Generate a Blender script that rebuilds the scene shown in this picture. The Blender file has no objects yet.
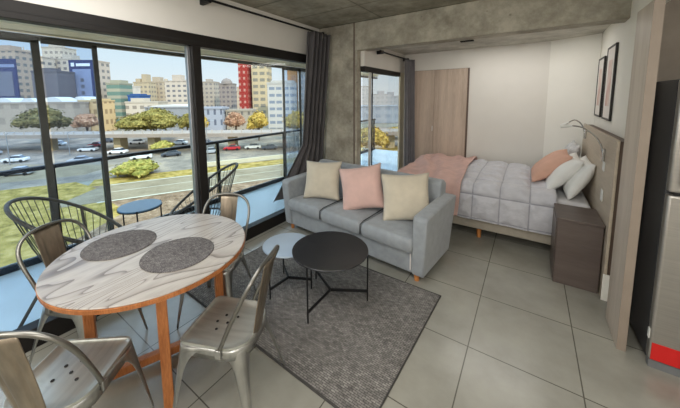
import bpy, math, random
from mathutils import Vector, Matrix, noise
random.seed(7)
C = bpy.context.scene.collection
SC = bpy.context.scene
PI = math.pi
def R(d): return math.radians(d)

# ------------------------------------------------------------------ helpers
def lin(c):
    return c/12.92 if c <= 0.04045 else ((c+0.055)/1.055)**2.4
def rgb(h):
    """sRGB 0-255 triple to linear rgba"""
    return (lin(h[0]/255), lin(h[1]/255), lin(h[2]/255), 1.0)

class MB:
    def __init__(s): s.v=[]; s.f=[]; s.m=[]
    def add(s, vs, fs, mi=0):
        o=len(s.v); s.v += [Vector(p) for p in vs]
        for f in fs: s.f.append(tuple(i+o for i in f)); s.m.append(mi)
        return s
    def box(s, c, d, rz=0, rot=None, mi=0):
        x,y,z=[k/2 for k in d]
        vs=[Vector(p) for p in [(-x,-y,-z),(x,-y,-z),(x,y,-z),(-x,y,-z),(-x,-y,z),(x,-y,z),(x,y,z),(-x,y,z)]]
        M = rot if rot is not None else Matrix.Rotation(rz,3,'Z')
        vs=[M@p+Vector(c) for p in vs]
        return s.add(vs,[(0,3,2,1),(4,5,6,7),(0,1,5,4),(1,2,6,5),(2,3,7,6),(3,0,4,7)],mi)
    def bb(s, x0,x1,y0,y1,z0,z1, mi=0):
        return s.box(((x0+x1)/2,(y0+y1)/2,(z0+z1)/2),(abs(x1-x0),abs(y1-y0),abs(z1-z0)),mi=mi)
    def tube(s, pts, r, n=8, closed=False, mi=0):
        P=[Vector(p) for p in pts]; N=len(P)
        rr = r if hasattr(r,'__len__') else [r]*N
        T=[]
        for i in range(N):
            if closed: t=P[(i+1)%N]-P[(i-1)%N]
            else: t=P[min(i+1,N-1)]-P[max(i-1,0)]
            T.append(t.normalized())
        a=Vector((0,0,1)) if abs(T[0].z)<0.9 else Vector((1,0,0))
        u=(a-T[0]*a.dot(T[0])).normalized()
        vs=[]
        for i in range(N):
            u=(u-T[i]*u.dot(T[i])).normalized(); w=T[i].cross(u)
            for k in range(n):
                an=2*PI*k/n; vs.append(P[i]+(u*math.cos(an)+w*math.sin(an))*rr[i])
        fs=[]
        for i in range(N if closed else N-1):
            j=(i+1)%N
            for k in range(n):
                l=(k+1)%n; fs.append((i*n+k,i*n+l,j*n+l,j*n+k))
        if not closed:
            fs.append(tuple(range(n-1,-1,-1))); fs.append(tuple((N-1)*n+k for k in range(n)))
        return s.add(vs,fs,mi)
    def lathe(s, prof, n=48, c=(0,0,0), mi=0):
        """prof: list of (r,z); ends with r=0 closed as a fan"""
        vs=[]; fs=[]; c=Vector(c); rows=[]
        for r,z in prof:
            if r<1e-6: rows.append([len(vs)]); vs.append(c+Vector((0,0,z)))
            else:
                rows.append(list(range(len(vs),len(vs)+n)))
                vs += [c+Vector((r*math.cos(2*PI*k/n),r*math.sin(2*PI*k/n),z)) for k in range(n)]
        for a,b in zip(rows,rows[1:]):
            for k in range(n):
                l=(k+1)%n
                if len(a)==1 and len(b)==1: continue
                if len(a)==1: fs.append((a[0],b[l],b[k]))
                elif len(b)==1: fs.append((a[k],a[l],b[0]))
                else: fs.append((a[k],a[l],b[l],b[k]))
        return s.add(vs,fs,mi)
    def prism(s, poly, z0, z1, M=None, mi=0):
        n=len(poly); vs=[Vector((x,y,z0)) for x,y in poly]+[Vector((x,y,z1)) for x,y in poly]
        if M: vs=[M@v for v in vs]
        fs=[tuple(range(n-1,-1,-1)),tuple(range(n,2*n))]+[(i,(i+1)%n,n+(i+1)%n,n+i) for i in range(n)]
        return s.add(vs,fs,mi)
    def grid(s, rows, closed=False, mi=0):
        n=len(rows[0]); vs=[p for r in rows for p in r]; fs=[]
        for i in range(len(rows)-1):
            for k in range(n if closed else n-1):
                l=(k+1)%n; fs.append((i*n+k,i*n+l,(i+1)*n+l,(i+1)*n+k))
        return s.add(vs,fs,mi)
    def build(s, name, mat, parent=None, sharp=35, bevel=0, seg=2, solid=0, sub=0):
        me=bpy.data.meshes.new(name); me.from_pydata([tuple(v) for v in s.v],[],s.f)
        mats = mat if isinstance(mat,(list,tuple)) else [mat]
        for m in mats: me.materials.append(m)
        for p,i in zip(me.polygons,s.m): p.material_index=i
        import bmesh
        bm=bmesh.new(); bm.from_mesh(me)
        bmesh.ops.recalc_face_normals(bm,faces=bm.faces); bm.to_mesh(me); bm.free()
        if sharp:
            me.polygons.foreach_set('use_smooth',[True]*len(me.polygons))
            me.set_sharp_from_angle(angle=R(sharp))
        o=bpy.data.objects.new(name,me); C.objects.link(o)
        if solid:
            m=o.modifiers.new('solid','SOLIDIFY'); m.thickness=solid; m.offset=0
        if bevel:
            m=o.modifiers.new('bevel','BEVEL'); m.width=bevel; m.segments=seg; m.limit_method='ANGLE'; m.angle_limit=R(40)
        if sub:
            m=o.modifiers.new('sub','SUBSURF'); m.levels=sub; m.render_levels=sub
        if parent is not None: o.parent=parent
        return o

def thing(name,label,cat,loc=(0,0,0),rz=0,group=None,rot=None):
    o=bpy.data.objects.new(name,None); C.objects.link(o); o.empty_display_size=.1
    o.location=loc; o.rotation_euler=rot if rot else (0,0,rz)
    o['label']=label; o['category']=cat
    if group: o['group']=group
    return o
def tag(o,label,cat,group=None,kind=None):
    o['label']=label; o['category']=cat
    if group: o['group']=group
    if kind: o['kind']=kind
    return o
def struct(o,label=None):
    o['kind']='structure'
    if label: o['label']=label
    return o
def dup(root,loc,rz,label,group=None):
    r=root.copy(); C.objects.link(r); r.location=loc; r.rotation_euler=(0,0,rz); r['label']=label
    if group: r['group']=group
    for ch in list(root.children):
        c=ch.copy(); C.objects.link(c); c.parent=r
        for g in list(ch.children):
            d=g.copy(); C.objects.link(d); d.parent=c
    return r
def bez(p0,p1,p2,p3,n=10):
    p0,p1,p2,p3=map(Vector,(p0,p1,p2,p3)); out=[]
    for i in range(n+1):
        t=i/n; u=1-t; out.append(p0*u**3+p1*3*u*u*t+p2*3*u*t*t+p3*t**3)
    return out
def smooth_path(pts,n=6,closed=False):
    P=[Vector(p) for p in pts]; N=len(P); out=[]
    for i in range(N if closed else N-1):
        g=lambda k: P[k%N] if closed else P[max(0,min(N-1,k))]
        a,b,c,d=g(i-1),g(i),g(i+1),g(i+2)
        for k in range(n):
            t=k/n; out.append(.5*((2*b)+(c-a)*t+(2*a-5*b+4*c-d)*t*t+(3*b-a-3*c+d)*t**3))
    if not closed: out.append(P[-1])
    return out

# ------------------------------------------------------------------ materials
class NT:
    def __init__(s,m): s.m=m; s.t=m.node_tree
    def n(s,t,**kw):
        x=s.t.nodes.new(t)
        for k,v in kw.items():
            if k=='ins':
                for a,b in v.items(): x.inputs[a].default_value=b
            else: setattr(x,k,v)
        return x
    def l(s,a,b): s.t.links.new(a,b)
def new_mat(name):
    m=bpy.data.materials.new(name); m.use_nodes=True
    b=m.node_tree.nodes['Principled BSDF']; return m,NT(m),b
def mat(name,col,rough=.5,metal=0,var=.12,scale=6,bump=0,bscale=60,stretch=(1,1,1),spec=.5,coat=0,sheen=0,col2=None,detail=4,coord='Object'):
    m,t,b=new_mat(name)
    b.inputs['Roughness'].default_value=rough; b.inputs['Metallic'].default_value=metal
    b.inputs['Specular IOR Level'].default_value=spec; b.inputs['Coat Weight'].default_value=coat
    b.inputs['Sheen Weight'].default_value=sheen
    tc=t.n('ShaderNodeTexCoord'); mp=t.n('ShaderNodeMapping'); mp.inputs['Scale'].default_value=stretch
    t.l(tc.outputs[coord],mp.inputs[0])
    nz=t.n('ShaderNodeTexNoise',ins={'Scale':scale,'Detail':detail}); t.l(mp.outputs[0],nz.inputs['Vector'])
    cr=t.n('ShaderNodeValToRGB'); c=rgb(col)
    if col2: a=rgb(col2); e=c
    else: a=tuple(x*(1-var) for x in c[:3])+(1,); e=tuple(min(1,x*(1+var)) for x in c[:3])+(1,)
    cr.color_ramp.elements[0].position=.3; cr.color_ramp.elements[0].color=a
    cr.color_ramp.elements[1].position=.7; cr.color_ramp.elements[1].color=e
    t.l(nz.outputs['Fac'],cr.inputs[0]); t.l(cr.outputs[0],b.inputs['Base Color'])
    if bump:
        n2=t.n('ShaderNodeTexNoise',ins={'Scale':bscale,'Detail':3}); t.l(mp.outputs[0],n2.inputs['Vector'])
        bp=t.n('ShaderNodeBump',ins={'Strength':bump,'Distance':.01}); t.l(n2.outputs['Fac'],bp.inputs['Height']); t.l(bp.outputs[0],b.inputs['Normal'])
    return m
def wood_mat(name,dark,light,axis='Z',scale=1.0,rough=.45,ring=9,dist=3.5,spec=.4,stretch=.12):
    m,t,b=new_mat(name); b.inputs['Roughness'].default_value=rough; b.inputs['Specular IOR Level'].default_value=spec
    tc=t.n('ShaderNodeTexCoord'); mp=t.n('ShaderNodeMapping')
    s=[1,1,1]; s['XYZ'.index(axis)]=stretch; mp.inputs['Scale'].default_value=[k*scale for k in s]
    t.l(tc.outputs['Object'],mp.inputs[0])
    nz=t.n('ShaderNodeTexNoise',ins={'Scale':ring,'Detail':5,'Distortion':dist*.2}); t.l(mp.outputs[0],nz.inputs['Vector'])
    fine=t.n('ShaderNodeTexNoise',ins={'Scale':ring*14,'Detail':2}); t.l(mp.outputs[0],fine.inputs['Vector'])
    mx=t.n('ShaderNodeMath',operation='MULTIPLY_ADD'); mx.inputs[1].default_value=.35; t.l(fine.outputs['Fac'],mx.inputs[0])
    sc=t.n('ShaderNodeMath',operation='MULTIPLY'); sc.inputs[1].default_value=.65; t.l(nz.outputs['Fac'],sc.inputs[0]); t.l(sc.outputs[0],mx.inputs[2])
    cr=t.n('ShaderNodeValToRGB'); cr.color_ramp.elements[0].position=.36; cr.color_ramp.elements[0].color=rgb(dark)
    cr.color_ramp.elements[1].position=.62; cr.color_ramp.elements[1].color=rgb(light)
    t.l(mx.outputs[0],cr.inputs[0]); t.l(cr.outputs[0],b.inputs['Base Color'])
    return m
def glass_mat(name,tint=(1,1,1),gloss=.08,haze=0,hazecol=(200,210,225)):
    m=bpy.data.materials.new(name); m.use_nodes=True; t=NT(m); t.t.nodes.clear()
    out=t.n('ShaderNodeOutputMaterial'); tr=t.n('ShaderNodeBsdfTransparent'); tr.inputs[0].default_value=(*tint,1)
    gl=t.n('ShaderNodeBsdfGlossy',ins={'Roughness':.02}); fr=t.n('ShaderNodeFresnel',ins={'IOR':1.35})
    ml=t.n('ShaderNodeMath',operation='MULTIPLY'); ml.inputs[1].default_value=gloss*8; t.l(fr.outputs[0],ml.inputs[0]); ml.use_clamp=True
    mx=t.n('ShaderNodeMixShader'); t.l(ml.outputs[0],mx.inputs[0]); t.l(tr.outputs[0],mx.inputs[1]); t.l(gl.outputs[0],mx.inputs[2])
    last=mx
    if haze:
        df=t.n('ShaderNodeBsdfTranslucent'); df.inputs[0].default_value=rgb(hazecol)
        m2=t.n('ShaderNodeMixShader'); m2.inputs[0].default_value=haze; t.l(mx.outputs[0],m2.inputs[1]); t.l(df.outputs[0],m2.inputs[2]); last=m2
    t.l(last.outputs[0],out.inputs[0]); return m

M={}
def concrete(name,base,dark,light,seams=True):
    m,t,b=new_mat(name); b.inputs['Roughness'].default_value=.75; b.inputs['Specular IOR Level'].default_value=.3
    tc=t.n('ShaderNodeTexCoord')
    n1=t.n('ShaderNodeTexNoise',ins={'Scale':2.6,'Detail':10,'Roughness':.72}); t.l(tc.outputs['Object'],n1.inputs['Vector'])
    cr=t.n('ShaderNodeValToRGB'); e=cr.color_ramp.elements
    e[0].position=.3; e[0].color=rgb(dark); e[1].position=.7; e[1].color=rgb(light)
    x=e.new(.5); x.color=rgb(base); t.l(n1.outputs['Fac'],cr.inputs[0]); e[0].position=.38; e[2].position=.62
    vo=t.n('ShaderNodeTexVoronoi',ins={'Scale':9.0}); t.l(tc.outputs['Object'],vo.inputs['Vector'])
    n3=t.n('ShaderNodeTexNoise',ins={'Scale':3.0,'Detail':2}); t.l(tc.outputs['Object'],n3.inputs['Vector'])
    c3=t.n('ShaderNodeValToRGB'); c3.color_ramp.elements[0].position=.55; c3.color_ramp.elements[0].color=(0,0,0,1); c3.color_ramp.elements[1].position=.6; c3.color_ramp.elements[1].color=(1,1,1,1)
    t.l(n3.outputs['Fac'],c3.inputs[0])
    c2=t.n('ShaderNodeValToRGB'); c2.color_ramp.elements[0].position=.06; c2.color_ramp.elements[0].color=(.3,.3,.3,1); c2.color_ramp.elements[1].position=.13; c2.color_ramp.elements[1].color=(1,1,1,1)
    t.l(vo.outputs['Distance'],c2.inputs[0])
    li=t.n('ShaderNodeMix',data_type='RGBA',blend_type='LIGHTEN'); li.inputs[0].default_value=1
    iv=t.n('ShaderNodeInvert'); t.l(c3.outputs[0],iv.inputs['Color'])
    t.l(c2.outputs[0],li.inputs[6]); t.l(iv.outputs[0],li.inputs[7])
    mu=t.n('ShaderNodeMix',data_type='RGBA',blend_type='MULTIPLY'); mu.inputs[0].default_value=.55
    t.l(cr.outputs[0],mu.inputs[6]); t.l(li.outputs[2],mu.inputs[7]); last=mu.outputs[2]
    if seams:
        mp=t.n('ShaderNodeMapping'); mp.inputs['Location'].default_value=(.42,.18,0); t.l(tc.outputs['Object'],mp.inputs[0])
        br=t.n('ShaderNodeTexBrick',offset=0,ins={'Color1':(1,1,1,1),'Color2':(.93,.93,.93,1),'Mortar':(.45,.44,.42,1),'Scale':1.0,'Mortar Size':.012,'Brick Width':1.22,'Row Height':.62}); t.l(mp.outputs[0],br.inputs['Vector'])
        m3=t.n('ShaderNodeMix',data_type='RGBA',blend_type='MULTIPLY'); m3.inputs[0].default_value=.8
        t.l(last,m3.inputs[6]); t.l(br.outputs['Color'],m3.inputs[7]); last=m3.outputs[2]
    t.l(last,b.inputs['Base Color'])
    bp=t.n('ShaderNodeBump',ins={'Strength':.3,'Distance':.01}); t.l(n1.outputs['Fac'],bp.inputs['Height']); t.l(bp.outputs[0],b.inputs['Normal'])
    return m
M['concrete']=concrete('raw_concrete',(152,147,131),(128,123,108),(174,168,151))
M['concrete_plain']=concrete('cast_concrete',(166,160,145),(140,134,120),(190,184,168),False)
M['soffit']=concrete('soffit_concrete',(190,187,176),(168,164,152),(208,204,192),False)
M['white']=mat('white_plaster',(226,222,214),.8,var=.03,scale=2,bump=.03,bscale=120)
M['white2']=mat('offwhite_plaster',(238,235,226),.8,var=.03,scale=2)
M['beige']=mat('beige_plaster',(232,224,200),.8,var=.04)
M['black']=mat('black_aluminium',(30,27,25),.5,var=.1,spec=.3)
M['blackmatte']=mat('black_powder_coat',(24,24,26),.5,var=.1,spec=.3)
M['silver']=mat('silver_aluminium',(170,172,175),.35,metal=.8,var=.05)
M['steel']=mat('brushed_steel',(176,172,166),.32,metal=.75,var=.06,scale=5,stretch=(1,1,30))
M['gun']=mat('raw_gunmetal',(172,172,168),.28,metal=.9,var=.25,scale=5,stretch=(3,3,.7))
M['gunseat']=mat('worn_steel_seat',(186,188,180),.34,metal=.72,var=.16,scale=5,stretch=(6,.8,1))
M['gundark']=mat('dark_steel_tube',(128,126,120),.3,metal=.9,var=.2,scale=4)
M['gunreflect']=mat('gunmetal_brown_reflection',(150,138,122),.36,metal=.9,var=.25,scale=6,stretch=(4,4,.6))  # same gunmetal, with the splat's brown reflection put into its colour
M['rope']=mat('dark_cord',(60,58,54),.6,var=.2)
M['grey_frame']=mat('weathered_grey_tube',(70,67,63),.5,metal=.2,var=.2)
M['sofa']=mat('grey_sofa_fabric',(152,157,161),.9,var=.10,scale=14,bump=.25,bscale=260,sheen=.3)
M['seam_strip']=mat('dark_seam_strip',(40,42,46),.8)
M['cream']=mat('cream_cushion_fabric',(206,196,176),.9,var=.07,scale=9,bump=.15,bscale=200,sheen=.2)
M['pink']=mat('blush_cushion_fabric',(218,182,172),.9,var=.07,scale=8,bump=.15,bscale=200,sheen=.2)
M['peach']=mat('peach_pillow_fabric',(219,174,153),.9,var=.06,scale=8,bump=.1,bscale=160)
M['throw']=mat('blush_throw_fabric',(214,178,168),.9,var=.08,scale=10,bump=.4,bscale=60)
M['duvet']=mat('silver_grey_quilt',(198,198,204),.45,var=.08,scale=14,bump=.8,bscale=26,sheen=.3)
M['sheet']=mat('pale_grey_sheet',(212,212,214),.85,var=.04,scale=8,bump=.2,bscale=30)
M['pillow']=mat('white_pillow_cotton',(236,236,232),.9,var=.04,scale=8,bump=.15,bscale=60)
M['pillow2']=mat('patterned_pillow_cotton',(206,206,206),.9,var=.22,scale=22)
M['bedbase']=mat('beige_bed_base_fabric',(168,160,146),.9,var=.06,scale=20,bump=.1,bscale=200)
M['curtain']=mat('charcoal_curtain',(78,75,76),.8,var=.15,scale=5,sheen=.2)
M['curtain2']=mat('grey_lilac_curtain',(124,121,124),.85,var=.12,scale=5,sheen=.3)
M['legwood']=mat('honey_leg_wood',(196,128,70),.45,var=.15,scale=8,stretch=(1,1,.2))
M['tablewood']=wood_mat('orange_oak',(150,88,44),(198,128,76),axis='Z',ring=14)
M['wardrobe']=wood_mat('wardrobe_veneer',(174,154,138),(206,186,168),axis='Z',ring=10,rough=.5,stretch=.05)
M['panel']=wood_mat('panel_veneer',(182,168,154),(206,194,180),axis='Z',ring=9,rough=.5,stretch=.05)
M['headboard']=wood_mat('headboard_veneer',(178,164,146),(196,183,164),axis='Y',ring=8,rough=.5,stretch=.08)
M['walnut']=wood_mat('dark_walnut',(88,77,72),(102,91,85),axis='X',ring=9,rough=.4,stretch=.1)
M['edge']=mat('dark_edge',(96,78,66),.5)
M['coffeeblack']=mat('black_lacquered_steel',(52,53,56),.22,metal=.3,var=.12,spec=.8)
M['coffeelight']=mat('pale_grey_steel',(172,186,200),.3,metal=.2,var=.05,spec=.6)
M['skytop']=mat('sky_reflection_top',(84,118,150),.3,var=.06,spec=.6)  # dark top coloured blue, standing in for the sky it mirrors
M['fridgeside']=mat('graphite_fridge_side',(66,66,68),.45,metal=.2)
M['red']=mat('red_sticker',(214,34,32),.4,var=.04)
M['plinth']=mat('grey_plinth',(120,122,124),.5)
M['edgeband']=mat('panel_edge_band',(152,138,124),.55,var=.06,scale=6)
M['dark']=mat('dark_shadow_gap',(30,28,27),.8)
M['socket']=mat('white_socket_plastic',(226,226,222),.4,var=.02)
M['chrome']=mat('satin_chrome',(186,186,184),.25,metal=.9,var=.04)
M['frameblack']=mat('black_picture_frame',(34,31,30),.45)
M['mattewhite']=mat('white_mount',(226,220,214),.8,var=.02)
M['print']=mat('faded_pink_print',(206,168,156),.8,var=.3,scale=5,col2=(226,214,206))
M['glass']=glass_mat('clear_glass',(.97,.985,.98),.05)
M['railglass']=glass_mat('balustrade_glass',(.93,.96,.95),.05)
M['tintglass']=glass_mat('stacked_glass',(.82,.88,.96),.04,haze=.02)
M['niche']=mat('niche_board',(150,140,128),.7)

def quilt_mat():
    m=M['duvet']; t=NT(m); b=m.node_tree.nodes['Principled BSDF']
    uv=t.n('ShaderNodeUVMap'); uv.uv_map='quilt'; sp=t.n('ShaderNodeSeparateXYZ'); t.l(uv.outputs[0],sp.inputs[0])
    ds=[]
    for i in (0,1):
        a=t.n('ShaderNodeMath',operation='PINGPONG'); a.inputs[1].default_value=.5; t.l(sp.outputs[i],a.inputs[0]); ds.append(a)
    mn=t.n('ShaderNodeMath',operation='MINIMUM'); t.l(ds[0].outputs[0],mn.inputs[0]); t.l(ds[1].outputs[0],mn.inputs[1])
    cr=t.n('ShaderNodeValToRGB'); cr.color_ramp.elements[0].position=.01; cr.color_ramp.elements[0].color=rgb((196,196,202)); cr.color_ramp.elements[1].position=.045; cr.color_ramp.elements[1].color=(1,1,1,1)  # crease shade along the quilt seams, multiplied into the base colour
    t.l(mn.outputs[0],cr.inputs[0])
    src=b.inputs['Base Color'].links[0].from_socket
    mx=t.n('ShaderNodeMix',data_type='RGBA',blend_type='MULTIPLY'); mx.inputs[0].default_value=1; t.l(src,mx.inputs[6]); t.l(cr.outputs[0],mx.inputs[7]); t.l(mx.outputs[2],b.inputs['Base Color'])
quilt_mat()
# floor tiles
def floor_mat():
    m,t,b=new_mat('porcelain_tiles'); tc=t.n('ShaderNodeTexCoord'); mp=t.n('ShaderNodeMapping')
    mp.inputs['Location'].default_value=(.254,-1.945+.6*10,0); t.l(tc.outputs['Object'],mp.inputs[0])
    br=t.n('ShaderNodeTexBrick',offset=0,ins={'Color1':(1,1,1,1),'Color2':(.95,.95,.95,1),'Mortar':(.32,.31,.29,1),'Scale':1.0,'Mortar Size':.0035,'Mortar Smooth':.1,'Brick Width':.585,'Row Height':.6}); t.l(mp.outputs[0],br.inputs['Vector'])
    n=t.n('ShaderNodeTexNoise',ins={'Scale':2.2,'Detail':7,'Roughness':.6}); t.l(tc.outputs['Object'],n.inputs['Vector'])
    cr=t.n('ShaderNodeValToRGB'); cr.color_ramp.elements[0].position=.3; cr.color_ramp.elements[0].color=rgb((146,144,134)); cr.color_ramp.elements[1].position=.7; cr.color_ramp.elements[1].color=rgb((172,170,159))
    t.l(n.outputs['Fac'],cr.inputs[0])
    mx=t.n('ShaderNodeMix',data_type='RGBA',blend_type='MULTIPLY'); mx.inputs[0].default_value=1; t.l(cr.outputs[0],mx.inputs[6]); t.l(br.outputs['Color'],mx.inputs[7]); t.l(mx.outputs[2],b.inputs['Base Color'])
    b.inputs['Roughness'].default_value=.24; b.inputs['Specular IOR Level'].default_value=.65
    bp=t.n('ShaderNodeBump',ins={'Strength':.3,'Distance':.003}); t.l(br.outputs['Fac'],bp.inputs['Height']); bp.invert=True; t.l(bp.outputs[0],b.inputs['Normal'])
    return m
M['floor']=floor_mat()
M['balcony']=mat('pale_balcony_tiles',(188,208,222),.35,var=.06,scale=2)

def tabletop_mat():
    m,t,b=new_mat('bleached_oak_veneer'); b.inputs['Roughness'].default_value=.32; b.inputs['Specular IOR Level'].default_value=.5
    tc=t.n('ShaderNodeTexCoord'); mp=t.n('ShaderNodeMapping'); mp.inputs['Scale'].default_value=(1,.22,1); mp.inputs['Rotation'].default_value=(0,0,R(35)); t.l(tc.outputs['Object'],mp.inputs[0])
    n=t.n('ShaderNodeTexNoise',ins={'Scale':3.2,'Detail':2,'Distortion':.6}); t.l(mp.outputs[0],n.inputs['Vector'])
    ml=t.n('ShaderNodeMath',operation='MULTIPLY'); ml.inputs[1].default_value=22; t.l(n.outputs['Fac'],ml.inputs[0])
    fr=t.n('ShaderNodeMath',operation='FRACT'); t.l(ml.outputs[0],fr.inputs[0])
    cr=t.n('ShaderNodeValToRGB'); e=cr.color_ramp.elements; e[0].position=0; e[0].color=rgb((112,102,94)); e[1].position=1; e[1].color=rgb((176,168,160))
    x=e.new(.22); x.color=rgb((172,164,155)); x=e.new(.8); x.color=rgb((188,181,172)); t.l(fr.outputs[0],cr.inputs[0])
    n2=t.n('ShaderNodeTexNoise',ins={'Scale':60,'Detail':3}); t.l(mp.outputs[0],n2.inputs['Vector'])
    mx=t.n('ShaderNodeMix',data_type='RGBA',blend_type='MULTIPLY'); mx.inputs[0].default_value=.35; t.l(cr.outputs[0],mx.inputs[6]); t.l(n2.outputs['Fac'],mx.inputs[7]); t.l(mx.outputs[2],b.inputs['Base Color'])
    return m
M['tabletop']=tabletop_mat()
def weave_mat(name,dark,light,sx,sy,rough=.95,rot=0,bump=.6):
    m,t,b=new_mat(name); b.inputs['Roughness'].default_value=rough; b.inputs['Specular IOR Level'].default_value=.1
    tc=t.n('ShaderNodeTexCoord'); mp=t.n('ShaderNodeMapping'); mp.inputs['Rotation'].default_value=(0,0,rot); t.l(tc.outputs['Object'],mp.inputs[0])
    br=t.n('ShaderNodeTexBrick',offset=.5,ins={'Color1':rgb(light),'Color2':rgb(tuple((a+c)/2 for a,c in zip(dark,light))),'Mortar':rgb(dark),'Scale':1.0,'Mortar Size':sy*.16,'Mortar Smooth':.6,'Brick Width':sx,'Row Height':sy,'Bias':-.1}); t.l(mp.outputs[0],br.inputs['Vector'])
    n=t.n('ShaderNodeTexNoise',ins={'Scale':40,'Detail':3}); t.l(tc.outputs['Object'],n.inputs['Vector'])
    n4=t.n('ShaderNodeTexNoise',ins={'Scale':3,'Detail':3}); t.l(tc.outputs['Object'],n4.inputs['Vector'])
    mx=t.n('ShaderNodeMix',data_type='RGBA',blend_type='OVERLAY'); mx.inputs[0].default_value=.6; t.l(br.outputs['Color'],mx.inputs[6]); t.l(n.outputs['Fac'],mx.inputs[7])
    m4=t.n('ShaderNodeMix',data_type='RGBA',blend_type='OVERLAY'); m4.inputs[0].default_value=.35; t.l(mx.outputs[2],m4.inputs[6]); t.l(n4.outputs['Fac'],m4.inputs[7])
    t.l(m4.outputs[2],b.inputs['Base Color'])
    bp=t.n('ShaderNodeBump',ins={'Strength':bump,'Distance':.004}); t.l(br.outputs['Fac'],bp.inputs['Height']); bp.invert=True; t.l(bp.outputs[0],b.inputs['Normal'])
    return m
M['rug']=weave_mat('braided_grey_rug',(84,82,80),(148,144,139),.030,.013)
M['rugedge']=mat('rug_binding',(70,68,66),.95,var=.15,scale=30)
M['placemat']=weave_mat('woven_placemat',(62,60,62),(122,118,116),.012,.006,bump=.3)

# ------------------------------------------------------------------ camera
def camera():
    f=287.27; px,py=330.25,130.35; yaw,pit,rol=.60810,.11080,.009288
    cy,sy=math.cos(yaw),math.sin(yaw); cp,sp=math.cos(pit),math.sin(pit); cr,sr=math.cos(rol),math.sin(rol)
    fw=Vector((-sy*cp,cy*cp,-sp)); r=Vector((cy,sy,0)); d=fw.cross(r)
    r2=r*cr+d*sr; d2=d*cr-r*sr
    cam=bpy.data.cameras.new('camera'); o=bpy.data.objects.new('camera',cam); C.objects.link(o)
    o.matrix_world=Matrix(((r2.x,-d2.x,-fw.x,0),(r2.y,-d2.y,-fw.y,0),(r2.z,-d2.z,-fw.z,1.65),(0,0,0,1)))
    cam.sensor_width=36; cam.sensor_fit='HORIZONTAL'; cam.lens=f/680*36
    cam.shift_x=(340-px)/680; cam.shift_y=-(204-py)/680; cam.clip_start=.05; cam.clip_end=2000
    SC.camera=o
camera()

# ================================================================== SETTING
XW=-2.65; ZC=2.68; YB=3.55; ZB=2.43
def s_box(name,b,m,bevel=0): 
    o=MB().bb(*b).build(name,m,bevel=bevel); return struct(o)
s_box('floor',(XW-.12,1.5,-1.7,5.45,-.12,0),M['floor'])
s_box('ceiling',(XW-.12,1.5,-1.7,YB+.25,ZC,ZC+.15),M['concrete'])
s_box('ceiling_bedroom',(-2.1,1.0,YB+.2,5.45,ZB,ZB+.15),M['soffit'])
s_box('trim_beam',(-2.03,.70,YB,YB+.2,2.31,ZC),M['concrete_plain'],.006)
o=MB().bb(-2.76,-2.01,YB,YB+.11,0,ZC).build('trim_column',M['concrete_plain'],bevel=.008); struct(o)
s_box('trim_joint',(-2.062,-2.045,YB-.006,YB+.02,0,ZC),M['edge'])
s_box('wall_left_upper',(XW-.1,XW,-1.7,YB,2.27,ZC),M['white'])
s_box('wall_left_rear',(XW-.1,XW,-1.7,-.75,0,2.27),M['white'])
s_box('wall_back',(XW-.1,1.5,-1.8,-1.7,0,ZC),M['white'])
s_box('wall_right_rear',(1.35,1.5,-1.7,3.1,0,ZC),M['white'])
# bedroom walls
s_box('wall_bedroom_left',(-2.03,-1.95,3.66,5.3,2.10,ZB),M['white'])
s_box('wall_bedroom_left_end',(-1.975,-1.95,5.02,5.3,0,2.10),M['beige'])
s_box('wall_far',(-2.03,.19,5.22,5.32,0,ZB),M['white'])
o=MB().prism([(.19,5.22),(.685,4.98),(.80,5.08),(.19,5.32)],0,ZB).build('wall_far_angled',M['white2'],sharp=20); struct(o)
o=MB().prism([(.645,3.021),(.69,5.0),(.80,5.08),(.80,3.101)],0,ZC).build('wall_right',M['white2'],sharp=20); struct(o)
s_box('wall_right_bulkhead',(.595,.64,2.475,3.02,2.202,ZC),M['white2'])
s_box('wall_niche',(.64,1.4,3.02,3.1,0,ZC),M['niche'])
s_box('ceiling_niche',(.64,1.35,2.45,3.02,2.5,2.56),M['niche'])
s_box('baseboard_right',(.60,.64,2.81,3.02,0,.07),M['white2'])
s_box('wall_right_stub',(.605,.64,2.81,3.02,.07,2.2),M['white2'])

# main sliding window
def window_main():
    fr=MB(); y0,y1=-.75,3.52
    fr.bb(XW-.09,XW+.01,y0,y1,2.155,2.27); fr.bb(XW-.09,XW+.01,y0,y1,0,.14)
    fr.bb(XW-.09,XW+.01,y0,y0+.06,.14,2.155); fr.bb(XW-.09,XW+.01,y1-.06,y1,.14,2.155)
    o=fr.build('window_1',M['black'],bevel=.004); struct(o,'black framed sliding balcony window beside the dining table')
    k=MB().bb(XW-.03,XW+.012,y0,y1,2.195,2.203); k.build('track_groove',M['dark'],o)
    MB().bb(XW-.07,XW+.012,1.535,1.62,.14,2.155).build('mullion',M['black'],o,bevel=.004)
    MB().bb(XW-.075,XW-.03,1.505,1.535,.14,2.155).build('silver_stile',M['silver'],o,bevel=.003)
    MB().bb(XW-.055,XW-.049,y0+.06,1.53,.14,2.155).build('pane',M['glass'],o)
    MB().bb(XW-.035,XW-.029,1.6,y1-.06,.14,2.155).build('pane',M['glass'],o)
window_main()
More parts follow.
